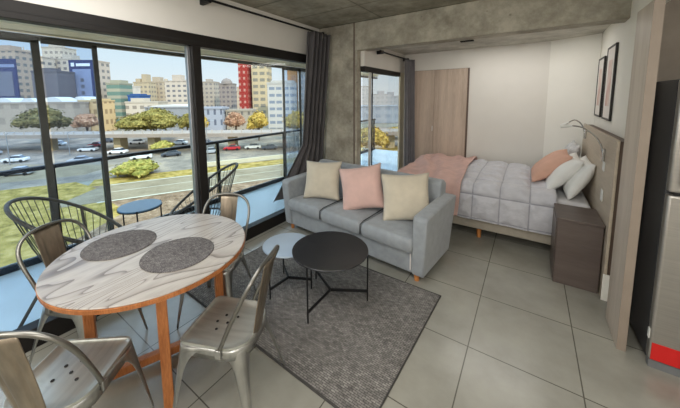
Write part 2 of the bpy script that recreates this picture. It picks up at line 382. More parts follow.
def window_bed():
    x=-1.965; fr=MB(); y0,y1=3.665,5.015
    fr.bb(x-.06,x+.02,y0,y1,2.025,2.10); fr.bb(x-.06,x+.02,y0,y1,0,.14)
    fr.bb(x-.06,x-.05,y0,y0+.015,.14,2.025)
    o=fr.build('window_2',M['black'],bevel=.004); struct(o,'narrower black framed window of the sleeping area behind the sofa')
    MB().bb(x-.008,x+.008,3.925,3.945,.14,2.025).build('mullion',M['black'],o,bevel=.003)
    MB().bb(x-.022,x-.008,3.855,3.924,.14,2.025).build('silver_stile',M['socket'],o,bevel=.003)
    MB().bb(x-.02,x-.016,y0,3.86,.14,2.025).build('pane',M['glass'],o)
    MB().bb(x-.004,x-.0,3.945,y1,.14,2.025).build('pane',M['glass'],o)
window_bed()

# balcony
s_box('floor_balcony',(-4.2,XW-.12,-2.5,8.5,-.14,-.02),M['balcony'])
s_box('floor_balcony_bedroom',(XW-.12,-2.06,3.72,8.5,-.14,-.02),M['balcony'])
s_box('ceiling_balcony',(-4.2,XW-.12,-2.5,8.5,2.38,2.5),M['beige'])
s_box('ceiling_balcony_bedroom',(XW-.12,-2.04,3.72,8.5,2.38,2.5),M['beige'])
o=MB().bb(-4.14,-4.06,-2.5,8.5,2.255,2.30).build('trim_track',M['grey_frame']); struct(o)
s_box('trim_fascia',(-4.2,-4.04,-2.5,8.5,2.325,2.385),M['beige'])

def railing():
    t=thing('balcony_railing','dark balcony railing with glass infill running along the outer edge of the balcony','railing',(-4.12,0,0))
    ys=[-2.4,-.9,.76,1.21,2.72,4.25,5.7,7.2,8.4]
    MB().bb(-.035,.035,-2.45,8.45,.945,.985).build('handrail',M['blackmatte'],t,bevel=.006)
    MB().bb(-.02,.03,-2.45,8.45,-.02,.05).build('bottom_rail',M['blackmatte'],t,bevel=.004)
    for y in ys: MB().bb(-.02,.02,y-.022,y+.022,-.02,.945).build('post',M['blackmatte'],t,bevel=.003)
    for a,b in zip(ys,ys[1:]): MB().bb(-.004,.004,a+.025,b-.025,.055,.945).build('glass_panel',M['railglass'],t)
railing()
def slider(y0,y1,label,side,wd=.05,x=-4.06):
    t=thing('sliding_glass_panel',label,'glass panel',(x,0,0),group=None)
    yp=y1 if side>0 else y0
    MB().bb(-.015,.015,min(yp,yp-side*wd),max(yp,yp-side*wd),-.02,2.26).build('edge_profile',M['grey_frame'],t,bevel=.003)
    MB().bb(-.015,.015,y0,y1,2.22,2.26).build('top_profile',M['grey_frame'],t)
    MB().bb(-.003,.003,y0,y1,0,2.22).build('pane',M['tintglass'],t)
slider(-.35,.76,'balcony glass panel at far left, its thick grey edge rising beside the wire lounge chair',1,.06)
slider(.77,1.22,'narrow balcony glass panel with slim dark edge left of the round balcony table',1,.045,-4.03)
slider(4.20,4.66,'narrow balcony glass panel by the charcoal living room curtain',-1,.04)
slider(4.66,5.6,'last balcony glass panel, partly hidden by the charcoal living room curtain',-1,.045,-4.03)

# ceiling vent slot
o=MB().bb(-.86,-.69,4.43,4.50,ZB-.012,ZB+.01).build('ceiling_vent',M['dark']); tag(o,'small black slot vent in the sleeping area ceiling behind the beam','vent')

# ================================================================== FURNITURE
# ---- dining table
TX,TY=-1.836,.761
def dining_table():
    t=thing('dining_table','round dining table with bleached oak top and orange oak edge and legs','table',(TX,TY,0))
    r=.522
    MB().lathe([(0,.744),(r-.006,.744),(r-.002,.7485),(r-.006,.752),(0,.752)],96).build('tabletop',M['tabletop'],t)
    MB().lathe([(0,.715),(r-.012,.715),(r-.002,.722),(r,.7425),(r-.004,.744),(0,.744)],96).build('table_edge',M['tablewood'],t)
    for a in (-22.4,157.6,67.6,-112.4):
        b=MB().box((.345*math.cos(R(a)),.345*math.sin(R(a)),.3575),(.05,.05,.715),R(a)); b.build('leg',M['tablewood'],t,bevel=.006)
    for a in (67.6,-22.4):
        z=.045 if a>0 else .047
        MB().box((0,0,z),(.64,.045,.05),R(a)).build('stretcher',M['tablewood'],t,bevel=.005)
dining_table()
for (x,y,l) in ((-2.068,.653,'round charcoal woven placemat on the window side of the table'),(-1.652,.80,'round charcoal woven placemat on the side of the table nearest the sofa')):
    o=MB().lathe([(0,.7525),(.192,.7525),(.194,.755),(.191,.7575),(0,.7575)],64).build('placemat',M['placemat'])
    for v in o.data.vertices: pass
    o.location=(x,y,0); tag(o,l,'placemat','placemats on the dining table')

# ---- metal chairs
def make_chair(label,loc,rz):
    t=thing('metal_chair',label,'chair',loc,rz,'metal chairs around the dining table')
    # seat outline, front = +Y
    def outline(k=1.0,n=9):
        pts=[]
        def arc(cx,cy,r,a0,a1,m):
            for i in range(m+1):
                a=R(a0+(a1-a0)*i/m); pts.append((cx+r*math.cos(a),cy+r*math.sin(a)))
        w,f,b=.172*k,.172*k,-.185*k
        arc(w-.035,f-.035,.035,0,90,5); arc(-w+.035,f-.035,.035,90,180,5)
        arc(-w+.115,b+.115,.115,180,270,8); arc(w-.115,b+.115,.115,270,360,8)
        return pts
    def ring(k,z): return [Vector((x*k,y*k,z)) for x,y in outline()]
    sm=MB().grid([ring(1.0,.425),ring(1.005,.444),ring(.995,.452),ring(.97,.4525),ring(.945,.448),ring(.9,.441),ring(.7,.437),ring(.4,.435),ring(.1,.4345)],closed=True)
    n=len(outline()); sm.add(ring(.1,.4345),[tuple(range(n))])
    sm.build('seat',M['gunseat'],t,sharp=60,solid=.0)
    # apron
    MB().grid([ring(1.0,.44),ring(1.0,.415),ring(1.004,.385)],closed=True).build('apron',M['gun'],t,sharp=50,solid=.003)
    for x,y in ((0,0),(.05,.035),(-.05,.035),(.05,-.035),(-.05,-.035),(0,.06)):
        MB().lathe([(0,.4378),(.0075,.4378),(.0075,.4355)],10,(x,y,0)).build('drain_hole',M['dark'],t)
    # legs: folded sheet tapering to the foot
    for sx in (-1,1):
        for sy in (-1,1):
            top=Vector((sx*(.168 if sy>0 else .140),sy*(.168 if sy>0 else .155),0))
            bot=Vector((sx*.222,(.215 if sy>0 else -.245),0))
            rows=[]
            for i in range(17):
                q=i/16; z=.43*(1-q)+.006
                c=top.lerp(bot,q)
                w=.021+.026*(1-q)+.105*math.exp(-q*9)
                row=[]
                for k in range(-8,9):
                    s=k/8
                    # along -x side for s<0, along -y side for s>0, soft fold
                    f=abs(s)*w; rad=.02
                    dx=-sx*f if s<0 else 0; dy=-sy*f if s>0 else 0
                    sof=rad*max(0,1-abs(s)*w/rad)*.3
                    bulge=.010*math.exp(-q*7)
                    p=Vector((c.x+dx-sx*sof,c.y+dy-sy*sof,z))
                    if s<0: p.y+=sy*bulge*math.sin(abs(s)*PI)
                    else: p.x+=sx*bulge*math.sin(abs(s)*PI)
                    row.append(p)
                rows.append(row)
            MB().grid(rows).build('leg',M['gun'],t,sharp=60,solid=.004)
    # tube hoop
    half=[(.176,-.055,.415),(.180,-.075,.47),(.190,-.135,.60),(.195,-.195,.72),(.172,-.232,.795),(.118,-.252,.838),(.05,-.262,.852),(0,-.264,.854)]
    pts=half+[(-x,y,z) for x,y,z in reversed(half[:-1])]
    MB().tube(smooth_path(pts,6),.0105,10).build('back_hoop',M['gundark'],t,sharp=60)
    for sx in (-1,1): MB().box((sx*.184,-.06,.43),(.012,.03,.045)).build('hoop_bracket',M['gun'],t,bevel=.003)
    # splat
    rows=[]
    for i in range(13):
        q=i/12; z=.43+q*.415; y=-.178-.088*(q**1.15); w=.056+.020*q
        row=[]
        for k in range(-10,11):
            s=k/10; rib=.004*(math.exp(-((abs(s)-.55)/.08)**2))*(1 if .04<q<.9 else 0)
            row.append(Vector((s*w,y-.010*(1-s*s)+rib,z)))
        rows.append(row)
    MB().grid(rows).build('back_splat',M['gunreflect'],t,sharp=0 or 60,solid=.003)
    return t
def face(dx,dy): return math.atan2(dy,dx)-PI/2
chair=make_chair('gunmetal chair in the left foreground, its backrest turned to the viewer',(-1.63,.285,0),face(-.62,.785))
dup(chair,(-1.295,.86,0),face(-.918,-.395),'gunmetal chair at the rug edge, seen side on, right of the table')
dup(chair,(-2.285,.52,0),face(.9,.43),'gunmetal chair between the table and the window, in front of the wire lounge chair')
dup(chair,(-1.93,1.215,0),face(.48,-.877),'gunmetal chair tucked under the far side of the table, nearest the sofa arm')

# ---- rug
def rug():
    t=thing('area_rug','grey braided rectangular rug with dark bound edge under the coffee tables','rug',(0,0,0))
    poly=[(-.575,1.125),(-.528,2.34),(-2.38,2.36),(-2.40,1.18)]
    MB().prism(poly,.0005,.010).build('rug_weave',M['rug'],t)
    c=Vector((sum(p[0] for p in poly)/4,sum(p[1] for p in poly)/4)); 
    MB().tube([(x,y,.006) for x,y in poly],.008,8,closed=True).build('bound_edge',M['rugedge'],t)
rug()

# ---- coffee tables
def coffee_table(label,loc,h,r,rl,rz,mtop,hub):
    t=thing('coffee_table',label,'coffee table',loc,0,'round coffee tables')
    MB().lathe([(0,h-.012),(r-.003,h-.012),(r,h-.009),(r,h-.002),(r-.002,h),(r-.006,h-.001),(0,h-.001)],72).build('tabletop',mtop,t)
    for k in range(3):
        a=R(rz+120*k); x,y=rl*math.cos(a),rl*math.sin(a)
        MB().tube([(x,y,0),(x,y,h-.01)],.0065,8).build('leg',M['blackmatte'],t)
        b=MB().box((x/2,y/2,hub),(rl,.009,.022),a); b.build('stretcher',M['blackmatte'],t)
coffee_table('larger black round coffee table on the rug in front of the sofa',(-1.26,1.793,.010),.44,.305,.300,31,M['coffeeblack'],.085)
coffee_table('smaller pale grey round coffee table half hidden behind the black one',(-1.660,1.722,.010),.392,.212,.205,26,M['coffeelight'],.085)

# ---- pillows / cushions
def pillow_mesh(w,h,t,n=22,pinch=.06,seed=0,corner=2.6):
    mb=MB(); rows=[]
    def P(u,v,s):
        e=(max(0,1-abs(u)**corner)*max(0,1-abs(v)**corner))**.55
        k=1-pinch*(1-abs(u)**2)*(abs(v)**3); k2=1-pinch*(1-abs(v)**2)*(abs(u)**3)
        x=u*w/2*k2; z=v*h/2*k
        nz=noise.noise(Vector((u*1.7+seed,v*1.7,s*.7+seed)))*.10+noise.noise(Vector((u*4+seed,v*4,s+seed)))*.05
        return Vector((x,s*t/2*e*(1+nz),z))
    for s in (1,-1):
        rows=[[P(-1+2*i/n,-1+2*j/n,s) for i in range(n+1)] for j in range(n+1)]
        mb.grid(rows)
    return mb
def pillow(name,label,cat,m,w,h,t,loc,rot,group=None,seed=0,pinch=.10,seam=True):
    o=pillow_mesh(w,h,t,seed=seed,pinch=pinch).build(name,m,sharp=0)
    me=o.data
    import bmesh
    bm=bmesh.new(); bm.from_mesh(me); bmesh.ops.remove_doubles(bm,verts=bm.verts,dist=.0004); bmesh.ops.recalc_face_normals(bm,faces=bm.faces); bm.to_mesh(me); bm.free()
    me.polygons.foreach_set('use_smooth',[True]*len(me.polygons))
    o.location=loc; o.rotation_euler=rot; tag(o,label,cat,group); return o

# ---- sofa
SA=R(-6); SO=Vector((-1.605,2.461,0))
def sl(x,y,z): 
    return SO+Matrix.Rotation(SA,3,'Z')@Vector((x,y,z))
def rounded_box(x0,x1,y0,y1,z0,z1,puff=0,nx=10,ny=10,r=.03,crown=0):
    mb=MB()
    mb.bb(x0,x1,y0,y1,z0,z1); return mb
def seat_cushion(x0,x1,y0,y1,z0,z1,crown=.025,seed=0):
    mb=MB(); n=16; w=x1-x0; d=y1-y0; h=z1-z0
    rows=[]
    prof=[(0.0,0),(.0,.35),(.0,.7),(.012,.9),(.035,1.0)]
    def ringat(ins,z,cr):
        pts=[]; N=14
        X0,X1,Y0,Y1=x0+ins,x1-ins,y0+ins,y1-ins; r=.035
        for cx,cy,a0 in ((X1-r,Y0+r,-90),(X1-r,Y1-r,0),(X0+r,Y1-r,90),(X0+r,Y0+r,180)):
            for i in range(6):
                a=R(a0+90*i/5); pts.append(Vector((cx+r*math.cos(a),cy+r*math.sin(a),z)))
        return pts
    base=[ringat(.012,z0,0),ringat(0,z0+h*.15,0),ringat(-.006,z0+h*.5,0),ringat(0,z0+h*.82,0),ringat(.012,z0+h*.97,0),ringat(.035,z1+.004,0)]
    mb.grid(base,closed=True)
    c=Vector(((x0+x1)/2,(y0+y1)/2,0)); last=base[-1]
    rr=[last]
    for k in (.8,.6,.4,.2,.02):
        rr.append([Vector((c.x+(p.x-c.x)*k,c.y+(p.y-c.y)*k,z1+crown*(1-k*k)+.004*noise.noise(Vector((p.x*6*k,p.y*6*k,seed))))) for p in last])
    mb.grid(rr,closed=True); mb.add(base[0],[tuple(range(len(base[0])))])
    return mb
def sofa():
    t=thing('sofa','grey fabric three seat sofa with wooden feet facing the coffee tables','sofa',SO,SA)
    w=.952
    b=MB().bb(-w+.12,w-.12,.045,.68,.065,.285); b.build('base',M['sofa'],t,bevel=.015)
    for s in (-1,1):
        x0,x1=(w-.13,w) if s>0 else (-w,-w+.13)
        a=MB(); poly=[(.03,.065),(0,.60),(.025,.628),(.70,.655),(.765,.64),(.69,.065)]
        tp=lambda x,z: x-(.038*s*(1-z/.63) if abs(x)>w-.01 else .02*s*(1-z/.63))
        n=len(poly); vs=[Vector((tp(x0,z),y,z)) for y,z in poly]+[Vector((tp(x1,z),y,z)) for y,z in poly]
        a.add(vs,[tuple(range(n)),tuple(range(2*n-1,n-1,-1))]+[(i,(i+1)%n,n+(i+1)%n,n+i) for i in range(n)])
        a.build('armrest',M['sofa'],t,bevel=.022,seg=4)
    bk=MB(); poly=[(.50,.28),(.585,.775),(.62,.80),(.69,.80),(.745,.76),(.69,.065),(.5,.065)]
    n=len(poly); xs=[-w+.10,w-.10]
    vs=[Vector((xs[0],y,z)) for y,z in poly]+[Vector((xs[1],y,z)) for y,z in poly]
    bk.add(vs,[tuple(range(n)),tuple(range(2*n-1,n-1,-1))]+[(i,(i+1)%n,n+(i+1)%n,n+i) for i in range(n)])
    bk.build('backrest',M['sofa'],t,bevel=.02,seg=3)
    xw=(2*w-.26)/3
    for k in range(3):
        x0=-w+.13+k*xw
        c=seat_cushion(x0+.004,x0+xw-.004,-.012,.56,.278,.405,seed=k).build('seat_cushion',M['sofa'],t,sharp=50)
        if k: MB().tube([(x0,-.015,.30),(x0,-.012,.395),(x0,.05,.412),(x0,.5,.422)],.005,6).build('seam_strip',M['seam_strip'],t)  # dark strip along the gap between two seat cushions
    lb=MB().bb(w-.166,w-.157,.036,.046,.10,.25); lb.build('side_seam',M['mattewhite'],t)
    for sx,y in ((-1,.08),(1,.08),(-1,.64),(1,.64)):
        MB().lathe([(0,0),(.022,0),(.027,.066),(0,.066)],16,(sx*(w-.115),y,0)).build('leg',M['legwood'],t)
sofa()
pillow('cushion','cream cushion at the window end of the sofa','cushion',M['cream'],.48,.48,.17,(-2.06,2.78,.65),(R(-20),R(-2),R(16)),'cushions on the sofa',1)
pillow('cushion','blush pink cushion in the middle of the sofa','cushion',M['pink'],.50,.50,.18,(-1.50,2.76,.655),(R(-22),R(-11),R(20)),'cushions on the sofa',2)
pillow('cushion','cream cushion at the bed end of the sofa, next to the right armrest','cushion',M['cream'],.49,.49,.18,(-.985,2.74,.65),(R(-20),R(-4),R(22)),'cushions on the sofa',3)

# ---- bed
BX0,BX1,BY0,BY1=-1.36,.54,3.60,5.02
def bed():
    t=thing('bed','double bed with beige base and pale grey sheet against the veneer headboard','bed',((BX0+BX1)/2,(BY0+BY1)/2,0))
    ox,oy=(BX0+BX1)/2,(BY0+BY1)/2
    MB().bb(BX0-ox,BX1-ox,BY0-oy,BY1-oy,.121,.34).build('base',M['bedbase'],t,bevel=.012)
    MB().bb(BX0-ox+.01,BX1-ox,BY0-oy+.01,BY1-oy-.01,.34,.60).build('mattress',M['sheet'],t,bevel=.045,seg=4)
    for x in (BX0+.1,-.42,BX1-.12):
        for y in (BY0+.07,BY1-.1):
            MB().lathe([(0,0),(.022,0),(.028,.121),(0,.121)],14,(x-ox,y-oy,0)).build('leg',M['legwood'],t)
bed()
def drape(name,label,cat,m,xa,xb,off,znear,zfar,quilt,seed,foot=None,edge=None,thick=.012,step=.02,amp=.012):
    """cloth laid across the bed: profile over the near side, the top and the far side"""
    ztop=.60+off; y0=BY0-off; y1=BY1+off-.01; r=.07
    prof=[]
    def addl(a,b):
        L=(Vector(b)-Vector(a)).length; n=max(1,int(L/step))
        for i in range(n): prof.append(Vector(a).lerp(Vector(b),i/n))
    addl((y0-.015,znear),(y0,ztop-r))
    for i in range(8):
        a=PI-PI/2*i/8; prof.append(Vector((y0+r+r*math.cos(a),ztop-r+r*math.sin(a))))
    addl((y0+r,ztop),(y1-r,ztop))
    for i in range(8):
        a=PI/2-PI/2*i/8; prof.append(Vector((y1-r+r*math.cos(a),ztop-r+r*math.sin(a))))
    addl((y1,ztop-r),(y1+.005,zfar)); prof.append(Vector((y1+.005,zfar)))
    # arc length
    S=[0]
    for a,b in zip(prof,prof[1:]): S.append(S[-1]+(b-a).length)
    nx=int((xb-xa)/step); rows=[]
    for i in range(nx+1):
        u=i/nx; row=[]
        for k,p in enumerate(prof):
            x0=xa; x1=xb
            if edge: x1=xb+edge(S[k]/S[-1])
            x=x0+(x1-x0)*u
            a=prof[max(0,k-1)]; b=prof[min(len(prof)-1,k+1)]; tg=(b-a).normalized(); nr=Vector((-tg.y,tg.x))
            q=0
            if quilt:
                fx=abs(math.sin(PI*(x-.05)/.27)); fs=abs(math.sin(PI*(S[k]-.02)/.27)); q=.042*(min(fx,fs)**.5)*min(1,max(.1,(x+.70)/.12))
            wr=noise.noise(Vector((x*5+seed,S[k]*5,seed)))*amp+noise.noise(Vector((x*13+seed,S[k]*11,seed)))*amp*.5
            if not quilt:
                wr+=amp*1.3*math.sin((x*24+S[k]*6)+3*noise.noise(Vector((x*3,S[k]*2,seed))))*(.4+.6*max(0,noise.noise(Vector((x*2,S[k]*2.5,seed+3)))+.4))
            crown=.03*math.sin(PI*min(1,max(0,(p.x-y0)/(y1-y0)))) if p.y>ztop-.03 else 0
            d=q+wr+.004
            pos=Vector((x,p.x+nr.x*d,p.y+nr.y*d+crown))
            if pos.z<ztop-.1: pos.y=min(pos.y,BY0-.012) if pos.y<4.3 else max(pos.y,BY1+.004)
            row.append(pos)
        rows.append(row)
    if foot is not None:
        # continue the sheet down over the foot end
        first=rows[0]; pre=[]
        for j in range(1,11):
            a=min(1,j/4)*PI/2; 
            dx=-.05*math.sin(a); dz=-.05*(1-math.cos(a))-(max(0,j-4)*.035)
            pre.append([Vector((p.x+dx-.01*noise.noise(Vector((k*.15,j*.3,seed))),p.y,max(.2,p.z+dz))) for k,p in enumerate(first)])
        rows=pre[::-1]+rows
    o=MB().grid(rows).build(name,m,sharp=0,solid=thick)
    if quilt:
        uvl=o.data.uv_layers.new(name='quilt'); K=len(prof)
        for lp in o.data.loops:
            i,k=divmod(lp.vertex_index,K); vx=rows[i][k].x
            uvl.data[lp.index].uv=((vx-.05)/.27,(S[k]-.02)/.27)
    o.data.polygons.foreach_set('use_smooth',[True]*len(o.data.polygons))
    tag(o,label,cat); return o
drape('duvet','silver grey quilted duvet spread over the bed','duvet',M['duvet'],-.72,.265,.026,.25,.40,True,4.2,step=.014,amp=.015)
drape('bed_throw','blush pink throw folded across the foot of the bed','throw',M['throw'],BX0-.01,-.64,.074,.262,.42,False,9.1,foot=1,edge=lambda s:.03*math.sin(7*s)-.02*s,step=.016,amp=.018)
pillow('pillow','peach pillow leaning in front of the white pillows on the bed','pillow',M['peach'],.58,.48,.18,(.225,4.18,.85),(R(-46),0,R(-90)),'pillows on the bed',5)
pillow('pillow','white pillow directly behind the peach pillow on the bed','pillow',M['pillow'],.62,.46,.17,(.335,4.06,.82),(R(-38),0,R(-90)),'pillows on the bed',6)
pillow('pillow','white pillow closest to the nightstand, leaning on the headboard','pillow',M['pillow'],.60,.44,.16,(.455,3.98,.79),(R(-25),0,R(-90)),'pillows on the bed',7)
pillow('pillow','pale patterned pillow upright at the far side of the bed against the headboard','pillow',M['pillow2'],.56,.46,.15,(.43,4.66,.86),(R(-18),0,R(-90)),'pillows on the bed',8)

# ---- headboard, nightstand, lamps, sockets
def headboard():
    t=thing('headboard','wide pale veneer headboard panel fixed to the right wall','headboard',(.58,3.04,0))
    MB().bb(-.02,0,0,1.70,.0,1.31).build('front_panel',M['headboard'],t,bevel=.003)
    MB().bb(0,.062,.012,1.69,.02,1.30).build('side_return',M['edge'],t)
    MB().bb(-.024,.02,-.006,.0,0,.22).build('white_foot_trim',M['white2'],t)
headboard()
def nightstand():
    t=thing('nightstand','dark walnut nightstand beside the bed','nightstand',(.40,3.31,0))
    MB().bb(-.15,.15,-.20,.21,.0,.575).build('carcass',M['walnut'],t,bevel=.004)
    MB().bb(-.155,.155,-.21,.213,.577,.60).build('top',M['walnut'],t,bevel=.004)
    MB().bb(-.157,-.151,-.19,.20,.31,.565).build('drawer',M['walnut'],t,bevel=.002)
    MB().bb(-.157,-.151,-.19,.20,.03,.30).build('drawer',M['walnut'],t,bevel=.002)
nightstand()
def reading_lamp(label,loc,path,head):
    t=thing('reading_lamp',label,'lamp',loc,0,'reading lamps on the headboard')
    MB().bb(-.022,-.001,-.03,.03,-.05,.06).build('wall_plate',M['chrome'],t,bevel=.004)
    p=smooth_path(path,6); MB().tube(p,.0065,8).build('gooseneck',M['chrome'],t)
    a=Vector(path[-1]); d=Vector(head).normalized()
    MB().tube([a,a+d*.03,a+d*.05,a+d*.085],[.008,.014,.016,.017],12).build('lamp_head',M['socket'],t)
reading_lamp('chrome gooseneck reading lamp above the nightstand, its neck bent forward',(.56,3.42,1.13),[(-.02,0,.03),(-.03,0,.09),(-.075,0,.165),(-.16,0,.235),(-.235,0,.25)],(-1,0,-.12))
reading_lamp('chrome gooseneck reading lamp at the far side of the bed, arching highest',(.56,4.50,1.20),[(-.02,0,.03),(-.03,0,.075),(-.06,0,.13),(-.115,0,.165),(-.165,0,.135)],(-.8,0,-.5))
def socket(label,loc,h):
    t=thing('wall_socket',label,'socket',loc,0)
    MB().bb(-.008,-.0005,-.035,.035,-h/2,h/2).build('face_plate',M['socket'],t,bevel=.003)
    MB().bb(-.0105,-.0075,-.018,.018,-h/4,h/4).build('insert',M['socket'],t,bevel=.002)
socket('white socket low on the headboard just above the nightstand',(.56,3.36,.785),.10)
socket('white switch plate on the headboard under the near reading lamp',(.56,3.39,1.035),.08)

# ---- pictures
def picture(label,y0,y1,z0,z1,x):
    t=thing('picture_frame',label,'picture',(x,(y0+y1)/2,(z0+z1)/2),R(-1.3),'framed prints on the right wall')
    w,h=(y1-y0)/2,(z1-z0)/2; f=.02
    fr=MB(); fr.bb(-.02,0,-w,w,h-f,h); fr.bb(-.02,0,-w,w,-h,-h+f); fr.bb(-.02,0,-w,-w+f,-h+f,h-f); fr.bb(-.02,0,w-f,w,-h+f,h-f)
    fr.build('frame',M['frameblack'],t,bevel=.003)
    MB().bb(-.014,-.004,-w+f,w-f,-h+f,h-f).build('mount',M['mattewhite'],t)
    MB().bb(-.0165,-.0142,-w*.42,w*.42,-h*.62,h*.62).build('print',M['print'],t)
picture('black framed print on the right wall, farther from the viewer',4.50,4.90,1.405,2.10,.6812)
picture('black framed print on the right wall, nearer to the viewer',3.90,4.34,1.40,2.16,.668)

# ---- wardrobe
def wardrobe():
    t=thing('wardrobe','tall built-in veneer wardrobe with two doors on the far wall','wardrobe',(-1.32,5.22,0))
    MB().bb(-.475,.475,-.018,-.002,0,2.125).build('carcass',M['edge'],t)
    o1=MB().bb(-.47,-.0715,-.036,-.019,.02,2.12).build('door',M['wardrobe'],t,bevel=.002)
    o2=MB().bb(-.069,.45,-.036,-.019,.02,2.12).build('door',M['wardrobe'],t,bevel=.002)
    MB().bb(-.095,-.083,-.048,-.0362,1.06,1.15).build('handle',M['socket'],o1,bevel=.002)
wardrobe()

# ---- divider panel and fridge
def divider():
    t=thing('divider_panel','tall pale wood veneer side panel standing beside the fridge','panel',(.572,2.475,0))
    MB().bb(-.022,.022,0,.325,0,2.20).build('board',M['panel'],t,bevel=.002)
    MB().bb(-.0222,.0222,-.003,.0,0,2.20).build('edge_band',M['edgeband'],t)
divider()
def fridge():
    t=thing('fridge','tall stainless steel fridge freezer with a red strip at its foot','fridge',(.985,2.70,0))
    w=.31
    MB().bb(-w,w,-.24,.28,.03,1.74).build('body',M['fridgeside'],t,bevel=.006)
    d=MB().bb(-w-.002,w+.002,-.30,-.243,1.10,1.742).build('door',M['steel'],t,bevel=.014,seg=4)
    d['label']='upper freezer door'
    e=MB().bb(-w-.002,w+.002,-.30,-.243,.055,1.085).build('door',M['steel'],t,bevel=.014,seg=4)
    e['label']='lower fridge door'
    MB().bb(-w+.035,-w+.06,-.335,-.31,1.14,1.5).build('handle',M['steel'],d,bevel=.006)
    MB().bb(-w+.02,w-.02,-.296,-.25,1.083,1.102).build('handle_recess',M['dark'],t)
    MB().bb(-w+.006,w-.006,-.3035,-.2995,.062,.168).build('red_strip',M['red'],e)
    MB().bb(-w+.004,w-.004,-.29,-.25,.0,.05).build('plinth',M['plinth'],t)
    MB().bb(-w-.006,-w-.0022,-.285,-.26,.18,.24).build('hinge_tag',M['socket'],e)
fridge()

# ---- curtains and rods
def curtain(name,label,m,path,ztop,zbot,folds,amp,flare,seed,cat='curtain',tight=False):
    """path: (p0,p1) top line ends; flare moves the foot"""
    (x0,y0),(x1,y1)=path; n=folds*14; rows=[]
    for j in range(31):
        q=j/30; z=ztop+(zbot-ztop)*q; row=[]
        for i in range(n+1):
            u=i/n; x=x0+(x1-x0)*u; y=y0+(y1-y0)*u
            fx,fy=flare(u,q); x+=fx; y+=fy
            d=Vector((x1-x0,y1-y0)).normalized(); nr=Vector((-d.y,d.x))
            a=amp*((.55+.6*q) if not tight else (1-.6*q))
            w=a*math.sin(2*PI*folds*u+.8*noise.noise(Vector((u*3,q*1.2,seed))))+.3*a*noise.noise(Vector((u*9,q*2,seed+5)))
            row.append(Vector((x+nr.x*w,y+nr.y*w,z)))
        rows.append(row)
    o=MB().grid(rows).build(name,m,sharp=0,solid=.004); o.data.polygons.foreach_set('use_smooth',[True]*len(o.data.polygons))
    tag(o,label,cat); return o
def fl1(u,q):
    s=max(0,(q-.70)/.30)
    return (-.125*min(1,q*1.4), -(1-u)**1.8*.57*s-.05*q*(1-u))
curtain('curtain','charcoal curtain gathered beside the concrete column, swept over the sofa back',M['curtain'],((-2.49,3.10),(-2.44,3.47)),2.545,.34,5,.06,fl1,2,tight=True)
def fl2(u,q): return (.03*q,.02*q)
curtain('curtain','grey curtain gathered in the corner beside the wardrobe',M['curtain2'],((-1.85,4.97),(-1.735,5.13)),2.315,.15,4,.035,fl2,8)
def rod(label,x,ya,yb,z,br,wallx):
    t=thing('curtain_rod',label,'curtain rod',(x,ya,z))
    MB().tube([(0,0,0),(0,yb-ya,0)],.012,10).build('pole',M['blackmatte'],t)
    MB().tube([(0,-.05,0),(0,0,0)],.022,12).build('finial',M['blackmatte'],t)
    for y in br: 
        MB().bb(wallx-x,.012,y-ya-.018,y-ya+.018,-.025,.025).build('bracket',M['blackmatte'],t,bevel=.003)
rod('long black curtain rod above the balcony window, in front of the dining area',-2.52,1.62,3.48,2.575,[1.66,3.46],-2.65)
rod('short black curtain rod above the window of the sleeping area',-1.86,4.03,5.17,2.33,[4.06,5.15],-1.95)

# ================================================================== BALCONY FURNITURE
def lounger(label,loc,rz):
    """hoop chair; faces +Y locally"""
    t=thing('wire_lounge_chair',label,'chair',loc,rz,'wire lounge chairs on the balcony')
    N=40; hoop=[]; seat=[]
    for k in range(N):
        a=2*PI*k/N; y=math.cos(a); x=math.sin(a)   # y=+1 front
        hoop.append(Vector((.35*x*(1-.10*y),.0+.37*y,.63-.255*y+.015*(x*x))))
        seat.append(Vector((.22*x,.03+.22*y,.30-.02*y)))
    MB().tube(hoop,.015,10,closed=True).build('hoop_frame',M['grey_frame'],t,sharp=60)
    MB().tube(seat,.012,8,closed=True).build('seat_ring',M['grey_frame'],t,sharp=60)
    cords=MB()
    for k in range(N):
        cords.tube([hoop[k],(hoop[k]*.45+seat[k]*.55)+Vector((0,0,-.03)),seat[k]],.0032,5)
    for k in range(0,N//2):
        cords.tube([seat[k],seat[(N-k)%N]],.0032,5) if 0<k<N//2 else None
    cords.build('cord_weave',M['rope'],t)
    for sx in (-1,1):
        MB().tube([(sx*.345,-.02,.65),(sx*.30,.0,.42),(sx*.20,.02,.30)],.012,8).build('side_strut',M['grey_frame'],t)
        MB().tube([(sx*.13,.20,.295),(sx*.26,.34,-.01)],.012,8).build('leg',M['grey_frame'],t)
        MB().tube([(sx*.13,-.16,.305),(sx*.26,-.33,-.01)],.012,8).build('leg',M['grey_frame'],t)
    return t
lg=lounger('wire hoop lounge chair on the balcony behind the left gunmetal chair',(-3.10,.68,-.01),R(-24))
dup(lg,(-3.06,1.83,-.01),R(143),'wire hoop lounge chair on the balcony right of the round side table')
def side_table():
    t=thing('side_table','small round dark side table, sky reflection coloured into its top, on the balcony between the lounge chairs','side table',(-3.53,1.33,-.02))
    h=.50; r=.21
    MB().lathe([(0,h-.02),(r-.004,h-.02),(r,h-.016),(r,h-.003),(r-.003,h),(0,h)],56).build('tabletop',M['skytop'],t)
    MB().lathe([(r+.001,h-.024),(r+.004,h-.022),(r+.004,h-.012),(r+.001,h-.012)],56).build('rim',M['blackmatte'],t)
    for k in range(3):
        a=R(-30+120*k); MB().tube([((r+.004)*math.cos(a),(r+.004)*math.sin(a),0),((r+.004)*math.cos(a),(r+.004)*math.sin(a),h)],.008,8).build('leg',M['blackmatte'],t)
side_table()

